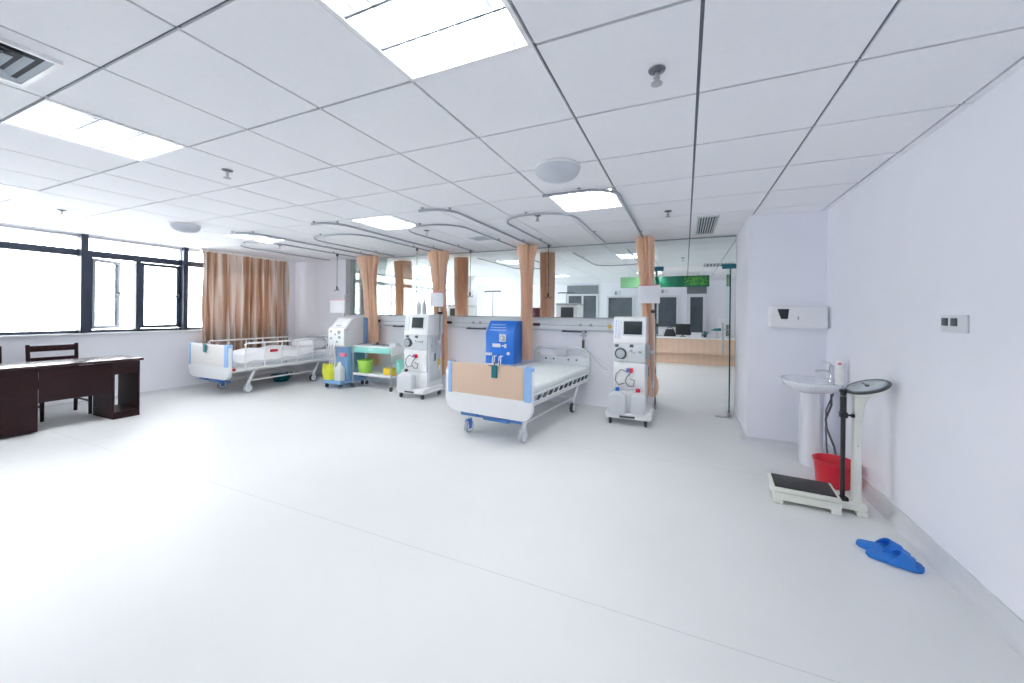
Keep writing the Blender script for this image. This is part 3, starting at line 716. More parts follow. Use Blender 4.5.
def make_dialysis(label, loc, rz, pole_x, board_z, variant, w=0.215):
    r = thing('dialysis_machine', label, 'dialysis machine', loc, rz, 'white dialysis machines')
    # base with a front tray
    bs = B().prism(rrect(-0.275, 0.275, -0.10, 0.46, (0.06, 0.06, 0.03, 0.03), 5), 0.085, 0.125, 'xy', bev=0.008)
    bs.box(-0.27, 0.27, -0.095, 0.10, 0.12, 0.155, 0.012).box(-0.25, 0.25, 0.05, 0.45, 0.12, 0.17, 0.01)
    bs.build('base', 'white', r)
    B().box(-0.09, 0.09, -0.108, -0.098, 0.10, 0.125, 0.004).build('base_slot', 'dgrey', r)
    castors(r, [(-0.21, -0.04), (0.21, -0.04), (-0.21, 0.39), (0.21, 0.39)])
    B().box(-w, w, 0.06, 0.45, 0.16, 1.02, 0.015).build('cabinet', 'white', r)
    B().box(w-0.004, w+0.006, 0.10, 0.42, 0.25, 0.98, 0.004).build('side_panel', 'lgrey', r)
    # monitor head, front tilted
    hd = B().prism([(0.035, 1.0), (0.075, 1.315), (0.10, 1.325), (0.445, 1.325), (0.46, 1.31), (0.46, 1.0)], -w-0.01, w+0.01, 'yz', bev=0.008).build('monitor_head', 'white', r)
    ty = lambda z: 0.035+0.04*(z-1.0)/0.315
    rx = Matrix.Translation((0, ty(1.0), 1.0)) @ Matrix.Rotation(-math.atan(0.04/0.315), 4, 'X')
    sx = 0.03 if variant == 'jugs' else 0.02
    B().box(sx-0.115, sx+0.135, -0.010, -0.001, 0.085, 0.285, 0.005, X=rx).build('screen_bezel', 'lgrey', hd)
    B().box(sx-0.10, sx+0.12, -0.013, -0.008, 0.105, 0.27, 0.003, X=rx).build('screen', 'screen', hd)
    b = B()
    for k in range(7): b.box(-w+0.012, -w+0.027, -0.006, 0.002, 0.06+k*0.033, 0.078+k*0.033, 0.002, X=rx)
    b.build('button_column', 'blue_trim', hd)
    B().box(-w+0.04, -w+0.085, -0.006, 0.002, 0.05, 0.29, 0.003, X=rx).build('indicator_strip', 'lgrey', hd)
    # pump panel
    pp = B().box(-w-0.004, w+0.004, 0.030, 0.07, 0.765, 0.995, 0.008).build('pump_panel', 'lgrey', r)
    RX = Matrix.Rotation(PI/2, 4, 'X')
    B().lathe([(0.072, 0), (0.072, 0.022), (0.060, 0.03)], (-w+0.085, 0.030, 0.865), 24, X=RX).build('pump_housing', 'dgrey', pp)
    B().lathe([(0.052, 0), (0.052, 0.010), (0.02, 0.014)], (-w+0.085, 0.0, 0.865), 20, X=RX).build('pump_rotor', 'grey', pp)
    for x, z, q in ((-0.15, 0.965, 0.022), (0.03, 0.965, 0.022), (0.02, 0.90, 0.016), (0.07, 0.885, 0.014), (0.13, 0.89, 0.02)):
        B().box(x-q, x+q, 0.008, 0.032, z-q*0.8, z+q*0.8, 0.004).build('clamp', 'dgrey' if q > 0.02 else 'grey', pp)
    b = B().tube([(-0.135, 0.0, 0.80), (-0.05, -0.01, 0.79), (0.02, -0.01, 0.83), (0.02, 0.0, 0.90)], 0.005).tube([(0.03, 0, 0.95), (0.08, -0.015, 0.88), (0.13, 0, 0.87)], 0.005)
    b.build('blood_lines', 'white', pp)
    # door panel with couplings
    dp = B().box(-w-0.002, w+0.002, 0.034, 0.07, 0.42, 0.755, 0.006).build('front_door', 'white', r)
    B().box(-0.03, 0.005, 0.005, 0.036, 0.635, 0.685, 0.006).build('coupling', 'blue_pedal', dp, label='blue coupling')
    B().box(0.007, 0.05, 0.003, 0.036, 0.635, 0.69, 0.006).build('coupling', 'red', dp, label='red coupling')
    b = B().tube([(-0.01, 0.012, 0.64), (-0.09, 0.0, 0.67), (-0.15, -0.002, 0.61), (-0.16, 0.0, 0.53), (-0.12, 0.0, 0.48), (-0.05, 0.01, 0.50)], 0.006)
    b.tube([(0.03, 0.01, 0.64), (-0.02, 0.0, 0.58), (-0.04, 0.0, 0.52), (0.0, 0.005, 0.47), (0.06, 0.005, 0.47), (0.07, 0.015, 0.54), (0.02, 0.01, 0.56)], 0.006)
    b.build('dialysate_hose', 'hose', dp)
    B().box(-w, w, 0.045, 0.07, 0.17, 0.41, 0.006).build('lower_panel', 'white', r)
    # side fittings
    B().box(w+0.004, w+0.05, 0.14, 0.22, 0.80, 0.98, 0.01).build('cuff_holder', 'grey', r)
    B().box(w+0.004, w+0.03, 0.18, 0.24, 0.55, 0.72, 0.006).box(w+0.028, w+0.034, 0.195, 0.225, 0.58, 0.70, m='black').build('filter_holder', 'lgrey', r)
    B().box(w+0.004, w+0.011, 0.32, 0.40, 0.46, 0.60, 0.003).build('warning_label', 'yellow', r)
    # drip pole with board
    y = 0.32
    B().cyl((pole_x, y, 0.30), (pole_x, y, board_z+0.27), 0.011).build('drip_pole', 'steel', r)
    B().box(pole_x-0.012-0.02, pole_x+0.032, y-0.03, y+0.03, board_z-0.125, board_z-0.085, 0.008).build('pole_knob', 'black', r)
    B().cyl((pole_x, y, 0.42), (pole_x, y, 0.50), 0.018).cyl((pole_x, y, 0.85), (pole_x, y, 0.90), 0.02).box(min(pole_x, w)-0.0, max(pole_x, w), y-0.012, y+0.012, 0.86, 0.885).build('pole_bracket', 'lgrey', r)
    bd = B().box(pole_x-0.19, pole_x+0.075, y-0.022, y-0.012, board_z, board_z+0.235, 0.003).build('info_board', 'paper', r)
    B().box(pole_x-0.19, pole_x+0.075, y-0.0235, y-0.0215, board_z+0.225, board_z+0.236).build('board_header', 'pink', bd, label='thin red header')
    return r
make_dialysis('white dialysis machine right of the wood ended bed with two jugs on its foot', (-0.635, 4.80, 0), 0.0, 0.262, 1.50, 'jugs', 0.185)
m2 = make_dialysis('white dialysis machine at centre left, right of the trolley', (-3.93, 4.80, 0), 0.0, 0.262, 1.45, 'plain', 0.22)

def jerrycan(label, loc, w, d, h, cap, rz=0.0, group='white fluid jugs'):
    r = thing('fluid_jug', label, 'jug', loc, rz, group)
    b = B().prism(rrect(-w/2, w/2, -d/2, d/2, (0.025,)*4, 5), 0, h*0.72, 'xy', bev=0.012)
    def sh(u, v):
        a = 2*PI*u; k = 1-v**1.4*0.78
        c, s_ = math.cos(a), math.sin(a); e = 0.5+0.5*v
        return (w/2*0.96*k*math.copysign(abs(c)**e, c), d/2*0.96*k*math.copysign(abs(s_)**e, s_), h*0.70+v*h*0.20)
    b.surf(sh, 28, 8, cu=True, capu=True)
    b.build('jug_body', 'jug', r)
    B().tube([(-w*0.36, 0, h*0.74), (-w*0.28, 0, h*0.93), (-w*0.05, 0, h*0.96), (0, 0, h*0.90)], 0.010).build('handle', 'jug', r)
    B().lathe([(0.026, h*0.88), (0.026, h), (0.022, h+0.004)], seg=18).build('cap', cap, r)
    return r
jerrycan('square blue capped jug on the front foot of the machine by the bed', (-0.755, 4.725, 0.155), 0.22, 0.10, 0.30, 'blue')
jerrycan('tapered red capped jug on the front foot of the machine by the bed', (-0.515, 4.735, 0.155), 0.17, 0.10, 0.30, 'red')
jerrycan('big white jug on the foot of the machine beside the trolley', (-4.02, 4.735, 0.155), 0.30, 0.11, 0.30, 'maroon')
jerrycan('pale jug on the blue foot of the machine beside the window bed', (-5.54, 4.80, 0.145), 0.15, 0.12, 0.32, 'white')

# infusion bottles on the white machine at centre left
for k, (x, lb) in enumerate(((-4.08, 'left clear drip bottle standing on the white machine at centre left'), (-3.97, 'right clear drip bottle standing on the white machine at centre left'))):
    r = thing('drip_bottle', lb, 'bottle', (x, 5.1, 1.325), group='drip bottles')
    B().lathe([(0.038, 0), (0.042, 0.008), (0.042, 0.15), (0.03, 0.18), (0.016, 0.195), (0.016, 0.22)], seg=20).build('bottle_body', 'jug', r)
    B().lathe([(0.019, 0.215), (0.019, 0.24)], seg=16).build('stopper', 'lgrey', r)

# blue machine behind the middle bed
r = thing('blue_dialysis_machine', 'royal blue dialysis machine behind the maple footboard', 'dialysis machine', (-2.53, 5.0, 0), 0.0)
B().prism(rrect(-0.23, 0.23, 0.0, 0.36, (0.04,)*4, 4), 0.085, 0.15, 'xy', bev=0.008).build('base', 'white', r)
castors(r, [(-0.18, 0.06), (0.18, 0.06), (-0.18, 0.31), (0.18, 0.31)])
B().box(-0.20, 0.20, 0.06, 0.34, 0.14, 0.62, 0.012).build('lower_cabinet', 'white', r)
up = B().prism([(0.02, 0.60), (0.02, 1.06), (0.16, 1.235), (0.34, 1.235), (0.34, 0.60)], -0.235, 0.235, 'yz', bev=0.014).build('upper_cabinet', 'blue', r)
RX = Matrix.Rotation(PI/2, 4, 'X')
sl = Matrix.Translation((0, 0.02, 1.06)) @ Matrix.Rotation(-math.atan(0.14/0.175), 4, 'X')
b = B()
for k in range(3): b.box(-0.18, 0.10-0.02*k, -0.004, 0.002, 0.04+k*0.05, 0.058+k*0.05, 0.002, X=sl)
b.build('reflection_lines', 'blue_trim', up)  # pale bars painted in for reflections on the sloped top
B().box(0.0, 0.11, 0.006, 0.021, 0.93, 1.04, 0.008).build('gauge_plate', 'lgrey', up)
B().lathe([(0.042, 0), (0.042, 0.012), (0.034, 0.018)], (0.055, 0.008, 0.985), 24, X=RX, m='grey').lathe([(0.018, 0), (0.018, 0.012)], (0.055, -0.010, 0.985), 16, X=RX, m='lgrey').build('dial_gauge', None, up)
B().box(-0.115, 0.02, 0.010, 0.021, 0.845, 0.90, 0.005).build('name_plate', 'white', up)
B().box(0.085, 0.12, 0.006, 0.021, 0.84, 0.90, 0.006).box(0.045, 0.085, 0.008, 0.021, 0.86, 0.88, m='lgrey').build('latch', 'lgrey', up)
B().lathe([(0.024, 0), (0.024, 0.025), (0.012, 0.032)], (0.155, 0.02, 0.76), 16, X=RX).build('port', 'lgrey', up)
for k, x in enumerate((-0.075, -0.045, 0.03, 0.06)):
    B().tube([(x, 0.018, 0.72), (x-0.012, -0.02, 0.71), (x-0.016, -0.025, 0.64), (x-0.018, -0.02, 0.50), (x-0.02, 0.03, 0.40)], 0.0085).build('line_clip', 'white', up)
for z, m_ in ((1.0, 'white'), (0.84, 'lgrey'), (0.73, 'dgrey')):
    B().box(-0.275, -0.225, 0.10, 0.17, z-0.02, z+0.02, 0.006).build('side_bracket', m_, up)
B().box(-0.26, -0.12, 0.0, 0.03, 0.72, 0.76, 0.006).build('tray_clamp', 'lgrey', up)

# older machine beside the window bed
r = thing('blue_based_dialysis_machine', 'dialysis machine with a pale head and soft blue base beside the window bed', 'dialysis machine', (-5.62, 4.80, 0))
B().prism(rrect(-0.29, 0.165, -0.07, 0.55, (0.05, 0.05, 0.03, 0.03), 5), 0.085, 0.145, 'xy', bev=0.01).build('base', 'blue_soft', r)
castors(r, [(-0.23, 0.0), (0.11, 0.0), (-0.23, 0.48), (0.11, 0.48)])
B().box(-0.13, 0.14, 0.10, 0.52, 0.14, 0.74, 0.015).build('column', 'blue_soft', r)
hd = B().prism([(0.02, 0.73), (0.0, 0.78), (0.03, 1.06), (0.20, 1.245), (0.24, 1.25), (0.42, 1.25), (0.42, 0.73)], -0.20, 0.19, 'yz', bev=0.012).build('machine_head', 'beige', r)
B().prism([(0.42, 0.73), (0.42, 1.25), (0.52, 1.24), (0.52, 0.73)], -0.19, 0.195, 'yz', bev=0.01).build('rear_housing', 'blue_soft', r)
B().box(-0.195, 0.185, -0.012, 0.03, 0.76, 1.055, 0.008).build('front_panel', 'white', hd)
sl = Matrix.Translation((0, 0.03, 1.06)) @ Matrix.Rotation(-math.atan(0.17/0.185), 4, 'X')
B().box(-0.17, 0.16, -0.008, 0.004, 0.03, 0.22, 0.006, X=sl).build('sloped_display', 'white', hd)
B().box(-0.08, 0.05, -0.012, -0.006, 0.035, 0.065, 0.003, X=sl).build('display_window', 'grey', hd)
for x, z, q in ((-0.13, 1.0, 0.02), (0.07, 0.99, 0.03), (0.08, 0.90, 0.026), (-0.12, 0.88, 0.018), (-0.02, 0.95, 0.015), (0.03, 0.82, 0.016)):
    B().box(x-q, x+q, -0.024, -0.010, z-q, z+q, 0.004).build('clamp', 'grey', hd)
b = B()
for k, x in enumerate((-0.15, -0.09, -0.02)): b.tube([(x, -0.015, 0.85), (x-0.02, -0.035, 0.70), (x+0.02, -0.03, 0.50), (x-0.01, -0.02, 0.32)], 0.009)
b.build('blood_lines', 'white', r)
B().box(0.0, 0.13, 0.06, 0.105, 0.55, 0.62, 0.01).build('holder', 'pink', r)
B().cyl((-0.165, 0.30, 1.20), (-0.165, 0.30, 1.66), 0.011).cyl((-0.165, 0.30, 1.66), (-0.02, 0.30, 1.66), 0.006).build('drip_pole', 'steel', r)
bd = B().box(-0.50, -0.13, 0.272, 0.282, 1.33, 1.57, 0.003).build('info_board', 'paper', r)
B().box(-0.50, -0.13, 0.270, 0.273, 1.56, 1.573).build('board_header', 'pink', bd, label='thin red header')
r = thing('waste_bag', 'yellow waste bag on the foot of the blue based machine', 'bag', (-5.80, 4.81, 0.145))
def bag(u, v):
    a = 2*PI*u; k = (0.10+0.03*math.sin(v*PI)+0.012*math.sin(5*a+4*v)+0.006*math.sin(11*a))*(1 if v < 0.8 else 1+0.25*(v-0.8)*5)
    return (1.05*k*math.cos(a), 0.62*k*math.sin(a), v*0.27)
B().surf(bag, 40, 14, cu=True, thick=-0.003).build('bag_film', 'yellow_green', r, angle=80)

# ------------------------------------------------------------------ trolley
r = thing('treatment_trolley', 'white two shelf trolley with a mint green drawer front', 'trolley', (-4.995, 4.97, 0))
w = 0.455
b = B().box(-w, w, 0, 0.36, 0.735, 0.755, 0.004)
b.build('top_shelf', 'white_metal', r)
B().box(-w+0.03, w-0.03, 0.02, 0.34, 0.235, 0.255, 0.004).box(-w+0.03, w-0.03, 0.015, 0.022, 0.23, 0.275).box(-w+0.03, w-0.03, 0.338, 0.345, 0.23, 0.275).build('lower_shelf', 'white_metal', r)
for sx in (-1, 1): B().box(min(sx*w, sx*(w-0.012)), max(sx*w, sx*(w-0.012)), 0.0, 0.36, 0.62, 0.735, 0.003).build('end_panel', 'white_metal', r)
dr = B().box(-w+0.03, w-0.03, 0.004, 0.33, 0.635, 0.735, 0.006).build('drawer', 'mint', r, label='mint green drawer')
B().box(-0.05, 0.05, -0.008, 0.006, 0.69, 0.705, 0.003).build('drawer_pull', 'lgrey', dr)
for sx in (-1, 1):
    for y in (0.02, 0.34):
        B().cyl((sx*(w-0.02), y, 0.06), (sx*(w-0.02), y, 0.74), 0.013).build('post', 'steel', r)
B().tube([(-w, 0.05, 0.755), (-w-0.0, 0.05, 0.80), (-w, 0.31, 0.80), (-w, 0.31, 0.755)], 0.008).build('end_rail', 'steel', r)
castors(r, [(-w+0.02, 0.02), (w-0.02, 0.02), (-w+0.02, 0.34), (w-0.02, 0.34)], 0.032)
r = thing('instrument_tray', 'flat dark tray with instruments on top of the trolley', 'tray', (-5.06, 5.10, 0.755))
B().box(-0.30, 0.30, -0.09, 0.14, 0, 0.008, 0.003).box(-0.30, 0.30, -0.09, -0.082, 0.006, 0.022).box(-0.30, 0.30, 0.132, 0.14, 0.006, 0.022).box(-0.30, -0.292, -0.08, 0.13, 0.006, 0.022).box(0.292, 0.30, -0.08, 0.13, 0.006, 0.022).build('tray', 'grey', r)
B().tube([(0.0, -0.02, 0.014), (0.12, 0.02, 0.016), (0.22, 0.05, 0.018)], 0.009).tube([(0.0, 0.05, 0.014), (0.12, 0.02, 0.02), (0.22, -0.01, 0.018)], 0.009).build('scissors', 'dgrey', r)
B().ball((0.08, 0.0, 0.036), 0.028).build('cotton_jar', 'dgrey', r)
r = thing('tissue_box', 'pale box at the right end of the trolley top', 'box', (-4.62, 5.14, 0.755))
B().box(-0.07, 0.07, -0.06, 0.06, 0, 0.06, 0.006).build('box', 'lgrey', r)
B().box(-0.03, 0.03, -0.02, 0.02, 0.058, 0.063).build('opening', 'grey', r)

def bucket(label, name, loc, r0, r1, h, m_, cat='bucket', handle=True):
    r = thing(name, label, cat, loc)
    t = 0.006
    b = B().lathe([(r0, 0), (r0+0.003, 0.004), (r0+(r1-r0)*0.86, h*0.86), (r1, h*0.87), (r1+0.004, h*0.93), (r1+0.008, h*0.96), (r1+0.010, h), (r1, h+0.001), (r1-t, h*0.97), (r0+0.0, 0.014), (0.01, 0.010)], seg=32)
    b.build('pail', m_, r)
    if handle:
        pts = [((r1+0.008)*math.cos(a), -0.012-0.3*(r1)*math.sin(a)*0+(r1+0.012)*math.sin(a)*-0.95, h*0.90-0.055*math.sin(a)) for a in [PI*k/14 for k in range(15)]]
        B().tube(pts, 0.0035, 6).build('bail_handle', 'white', r)
        B().box(r1-0.004, r1+0.014, -0.015, 0.015, h*0.84, h*0.95, 0.003).box(-r1-0.014, -r1+0.004, -0.015, 0.015, h*0.84, h*0.95, 0.003).build('handle_lug', m_, r)
    return r
bucket('lime green tub on the lower shelf of the trolley', 'plastic_tub', (-5.30, 5.14, 0.255), 0.105, 0.13, 0.23, 'lime', 'tub', False)
r = thing('yellow_sharps_box', 'yellow box on the lower shelf of the trolley', 'box', (-4.65, 5.06, 0.255))
B().prism([(-0.085, 0), (0.085, 0), (0.095, 0.12), (-0.095, 0.12)], -0.06, 0.06, 'xz', bev=0.006).build('box', 'yellow', r)
B().box(-0.10, 0.10, -0.066, 0.066, 0.118, 0.135, 0.005).build('lid', 'yellow', r)
tub = bucket('small mint tub hung between the trolley and the white machine', 'plastic_tub', (-4.425, 5.10, 0.33), 0.085, 0.105, 0.19, 'mint', 'tub', False)
B().tube([(-0.105, 0, 0.16), (-0.118, 0, 0.20), (-0.135, -0.01, 0.205), (-0.145, -0.02, 0.18)], 0.006).box(-0.150, -0.10, -0.118, 0.0, 0.150, 0.165, 0.003).build('hanging_hook', 'steel', tub)

# ------------------------------------------------------------------ desk and chairs on the left
r = thing('office_desk', 'long dark red wood desk by the left windows', 'desk', (-6.42, 1.12, 0))
Ld = 1.38; D = 0.52          # front face at x=0, back at x=-D, runs along +y
B().box(-D-0.03, 0.02, -0.03, Ld+0.03, 0.705, 0.735, 0.004).build('desk_top', 'desk_top', r)
B().box(-D, -0.006, 0.0, 0.55, 0.02, 0.705, 0.003).build('drawer_pedestal', 'desk', r)
B().box(-0.012, 0.0, 0.552, 1.128, 0.33, 0.700, 0.002).build('modesty_panel', 'desk', r)
y0, y1, tt = 1.13, Ld, 0.018
b = B().box(-D, 0, y0, y0+tt, 0, 0.705).box(-D, 0, y1-tt, y1, 0, 0.705).box(-D, 0, y0+tt, y1-tt, 0.55, 0.705).box(-D, 0, y0+tt, y1-tt, 0.0, 0.085)
b.build('open_pedestal', 'desk', r, smooth=False)
for k in range(3):
    d_ = B().box(-D-0.015, -D+0.001, 0.03, 0.52, 0.06+k*0.21, 0.255+k*0.21, 0.003).build('drawer', 'desk', r)
    B().box(-D-0.03, -D-0.014, 0.22, 0.33, 0.15+k*0.21, 0.165+k*0.21, 0.003).build('drawer_handle', 'steel', d_)

def make_chair(label, loc, rz):
    r = thing('wooden_chair', label, 'chair', loc, rz, 'dark wooden chairs behind the desk')
    # sits facing +y (local); back at y=-0.21
    for sx in (-1, 1):
        B().tube([(sx*0.20, -0.23, 0), (sx*0.20, -0.20, 0.44), (sx*0.205, -0.24, 0.90)], [0.019, 0.021, 0.018], 8).build('back_leg', 'desk', r)
        B().tube([(sx*0.20, 0.20, 0), (sx*0.20, 0.19, 0.42)], [0.017, 0.021], 8).build('front_leg', 'desk', r)
    def bow(z0, z1):
        return [(x, z0) for x in (-0.2, 0.2)]+[(x, z1) for x in (0.2, -0.2)]
    B().prism(bow(0.81, 0.885), -0.252, -0.228, 'xz', bev=0.006).build('top_rail', 'desk', r)
    B().prism(bow(0.68, 0.735), -0.242, -0.220, 'xz', bev=0.006).build('middle_rail', 'desk', r)
    B().prism(bow(0.55, 0.60), -0.232, -0.210, 'xz', bev=0.006).build('lower_rail', 'desk', r)
    B().prism(rrect(-0.225, 0.225, -0.22, 0.23, (0.03, 0.03, 0.05, 0.05), 4), 0.425, 0.46, 'xy', bev=0.008).build('seat', 'desk', r)
    B().box(-0.19, 0.19, -0.19, 0.19, 0.37, 0.425).build('seat_apron', 'desk', r)
    for sx in (-1, 1): B().cyl((sx*0.20, -0.21, 0.17), (sx*0.20, 0.19, 0.17), 0.012).build('stretcher', 'desk', r)
    return r
make_chair('dark wooden chair behind the desk, its back fully in view', (-7.24, 2.06, 0), -PI/2)
make_chair('dark wooden chair behind the desk, cut by the left photo edge', (-7.24, 1.44, 0), -PI/2)

# ------------------------------------------------------------------ right side: basin, bucket, scale, slippers
r = thing('pedestal_basin', 'white ceramic pedestal basin against the right wall', 'wash basin', (XR-0.012, 4.27, 0))
def ring(k, z, a=0.215, bq=0.27, e=0.75, off=-0.215):
    return [(off+(0.0 if k > 0.9 else (1-k)*0.0)+a*k*math.copysign(abs(math.cos(t))**e, math.cos(t)), bq*k*math.copysign(abs(math.sin(t))**e, math.sin(t)), z) for t in [2*PI*q/48 for q in range(48)]]
RG = [ring(0.36, 0.655), ring(0.46, 0.662), ring(0.74, 0.685), ring(0.93, 0.712), ring(0.99, 0.735), ring(1.0, 0.755), ring(0.985, 0.768), ring(0.90, 0.770), ring(0.83, 0.762, off=-0.235), ring(0.72, 0.72, off=-0.24), ring(0.50, 0.692, off=-0.235), ring(0.10, 0.685, off=-0.23)]
t = bmesh.new(); V = [[t.verts.new(p) for p in g_] for g_ in RG]
for a, c in zip(V, V[1:]):
    for i in range(48):
        j = (i+1) % 48; t.faces.new((a[i], a[j], c[j], c[i]))
t.faces.new(V[-1]); t.faces.new(list(reversed(V[0])))
bmesh.ops.recalc_face_normals(t, faces=t.faces)
b = B(); b._add(t); b.build('bowl', 'sink', r, angle=60)
def ped(u, v):
    a = 2*PI*u; k = 1.0+0.16*(1-v)**3+0.12*v**3
    c, s_ = math.cos(a), math.sin(a); e = 0.8
    return (-0.205+0.08*k*math.copysign(abs(c)**e, c), 0.105*k*math.copysign(abs(s_)**e, s_), v*0.665)
B().surf(ped, 40, 14, cu=True, capu=True).build('pedestal', 'sink', r, angle=60)
tp = B().lathe([(0.026, 0.766), (0.024, 0.785), (0.018, 0.80), (0.018, 0.875), (0.021, 0.88), (0.021, 0.905), (0.012, 0.915)], (-0.055, 0.0, 0), 18)
tp.tube([(-0.06, 0, 0.845), (-0.10, 0, 0.862), (-0.16, 0, 0.858), (-0.175, 0, 0.845)], 0.012)
tp.build('tap', 'chrome', r)
B().tube([(-0.055, 0, 0.912), (-0.08, 0, 0.935), (-0.125, 0, 0.950)], 0.007).build('tap_lever', 'chrome', r)
B().lathe([(0.022, 0.687), (0.02, 0.692)], (-0.23, 0, 0), 18).build('drain', 'chrome', r)
b = B().tube([(-0.07, -0.05, 0.66), (-0.075, -0.07, 0.56), (-0.12, -0.09, 0.44), (-0.115, -0.10, 0.36), (-0.06, -0.10, 0.2), (-0.03, -0.08, 0.05)], 0.009)
b.tube([(-0.05, -0.03, 0.66), (-0.12, -0.10, 0.52), (-0.125, -0.115, 0.35), (-0.12, -0.12, 0.2), (-0.1, -0.12, 0.03)], 0.007)
b.build('waste_hose', 'hose', r)
r = thing('soap_bottle', 'tall white soap bottle with a red spot on the basin corner', 'bottle', (1.225, 4.075, 0.767))
B().lathe([(0.030, 0), (0.034, 0.006), (0.034, 0.18), (0.030, 0.197), (0.016, 0.204), (0.016, 0.208)], seg=22).build('bottle_body', 'white', r)
B().lathe([(0.018, 0.200), (0.018, 0.222), (0.008, 0.224), (0.008, 0.235)], seg=18).build('cap', 'white', r)
B().ball((-0.010, -0.030, 0.185), 0.013, sc=(1.2, 0.4, 0.9)).build('cap_mark', 'pink', r, label='red spot')

bucket('red plastic bucket on the floor under the basin', 'plastic_bucket', (1.105, 3.80, 0), 0.108, 0.128, 0.205, 'red', 'bucket', False)

# platform scale
r = thing('platform_scale', 'cream column weighing scale with a black platform beside the red bucket', 'weighing scale', (0, 0, 0))
A0, A1, A2, A3 = (0.595, 3.31), (0.955, 3.205), (1.01, 3.47), (0.66, 3.575)
PX = Vector((0.36, -0.062, 0)).normalized(); 
sc_ = Matrix.Translation((0.60, 3.25, 0)) @ Matrix.Rotation(math.radians(-4), 4, 'Z')
b = B()
b.box(0, 0.39, 0, 0.27, 0.028, 0.082, 0.01, X=sc_).box(0.35, 0.54, 0.06, 0.21, 0.028, 0.085, 0.012, X=sc_)
for x, y in ((0.0, 0.0), (0.33, 0.0), (0.0, 0.21), (0.33, 0.21), (0.48, 0.05), (0.48, 0.16)): b.box(x, x+0.06, y, y+0.06, 0.0, 0.035, 0.008, X=sc_)
b.build('base', 'cream', r)
pt = B().box(-0.012, 0.385, -0.012, 0.275, 0.090, 0.118, 0.006, X=sc_).build('platform', 'cream', r)
B().box(0.008, 0.365, 0.006, 0.258, 0.1175, 0.1235, 0.003, X=sc_).build('platform_mat', 'ribbed', pt)
cx, cy = 1.094, 3.325
cl = []
secs = [(0.08, 0.044, 0.034, 0), (0.11, 0.027, 0.026, 0), (0.40, 0.026, 0.026, 0), (0.62, 0.028, 0.028, 0.0), (0.74, 0.034, 0.032, 0.004), (0.80, 0.046, 0.042, 0.014), (0.835, 0.068, 0.055, 0.03), (0.852, 0.085, 0.07, 0.05)]
b = B()
def colfn(u, v):
    k = v*(len(secs)-1); i = min(int(k), len(secs)-2); f = k-i
    z, a, c, ox = [secs[i][q]*(1-f)+secs[i+1][q]*f for q in range(4)]
    t_ = 2*PI*u; co, si = math.cos(t_), math.sin(t_)
    return (cx+ox+a*math.copysign(abs(co)**0.6, co), cy-0.04*0+c*math.copysign(abs(si)**0.6, si), z+ (0.33*(a*co) if v > 0.99 else 0))
b.surf(colfn, 32, 40, cu=True, capu=True)
b.build('column', 'cream', r, angle=60)
nrm = Vector((-0.34, -0.10, 0.93)).normalized()
q = Vector((0, 0, 1)).rotation_difference(nrm).to_matrix().to_4x4()
dc = (cx+0.052, cy-0.02, 0.872)
hd = B().lathe([(0.085, -0.030), (0.117, -0.012), (0.122, 0.0), (0.122, 0.010), (0.117, 0.014)], dc, 40, X=q).build('dial_head', 'cream', r)
B().lathe([(0.122, 0.0), (0.126, 0.010), (0.119, 0.018), (0.106, 0.018), (0.105, 0.012)], dc, 40, X=q, cap=False).build('dial_ring', 'dgrey', hd)
B().lathe([(0.107, 0.0135), (0.107, 0.0155)], dc, 40, X=q).build('dial_glass', 'mirror_face', hd)
Xd = Matrix.Translation(dc) @ q
B().box(-0.005, 0.005, -0.02, 0.08, 0.0158, 0.018, X=Xd).lathe([(0.012, 0.0156), (0.012, 0.020)], seg=14, X=Xd).build('dial_needle', 'dgrey', hd)
hx, hy = 1.012, 3.30
B().cyl((hx, hy, 0.09), (hx, hy, 0.835), 0.014, 12).build('height_rod', 'black', r)
B().cyl((hx, hy, 0.80), (hx, hy, 0.835), 0.017).box(hx-0.022, hx+0.022, hy-0.015, hy+0.015, 0.828, 0.852, 0.006).build('rod_cap', 'black', r)
B().cyl((hx, hy, 0.68), (hx, hy, 0.80), 0.0185).box(hx-0.02, hx+0.022, hy-0.02, hy+0.02, 0.655, 0.695, 0.005).cyl((hx, hy, 0.675), (hx+0.055, hy-0.01, 0.675), 0.007).box(hx+0.04, hx+0.06, hy-0.016, hy-0.004, 0.663, 0.687).build('slider', 'black', r)
B().box(hx-0.025, hx+0.03, hy-0.022, hy+0.022, 0.083, 0.108, 0.005).build('rod_foot', 'black', r)
B().lathe([(0.017, 0), (0.017, 0.03)], (hx, hy, 0.785), 14).build('rod_band', 'steel', r)
B().lathe([(0.006, 0), (0.006, 0.004)], (cx, cy-0.026, 0.47), 10, X=Matrix.Rotation(PI/2, 4, 'X')).build('screw', 'steel', r)

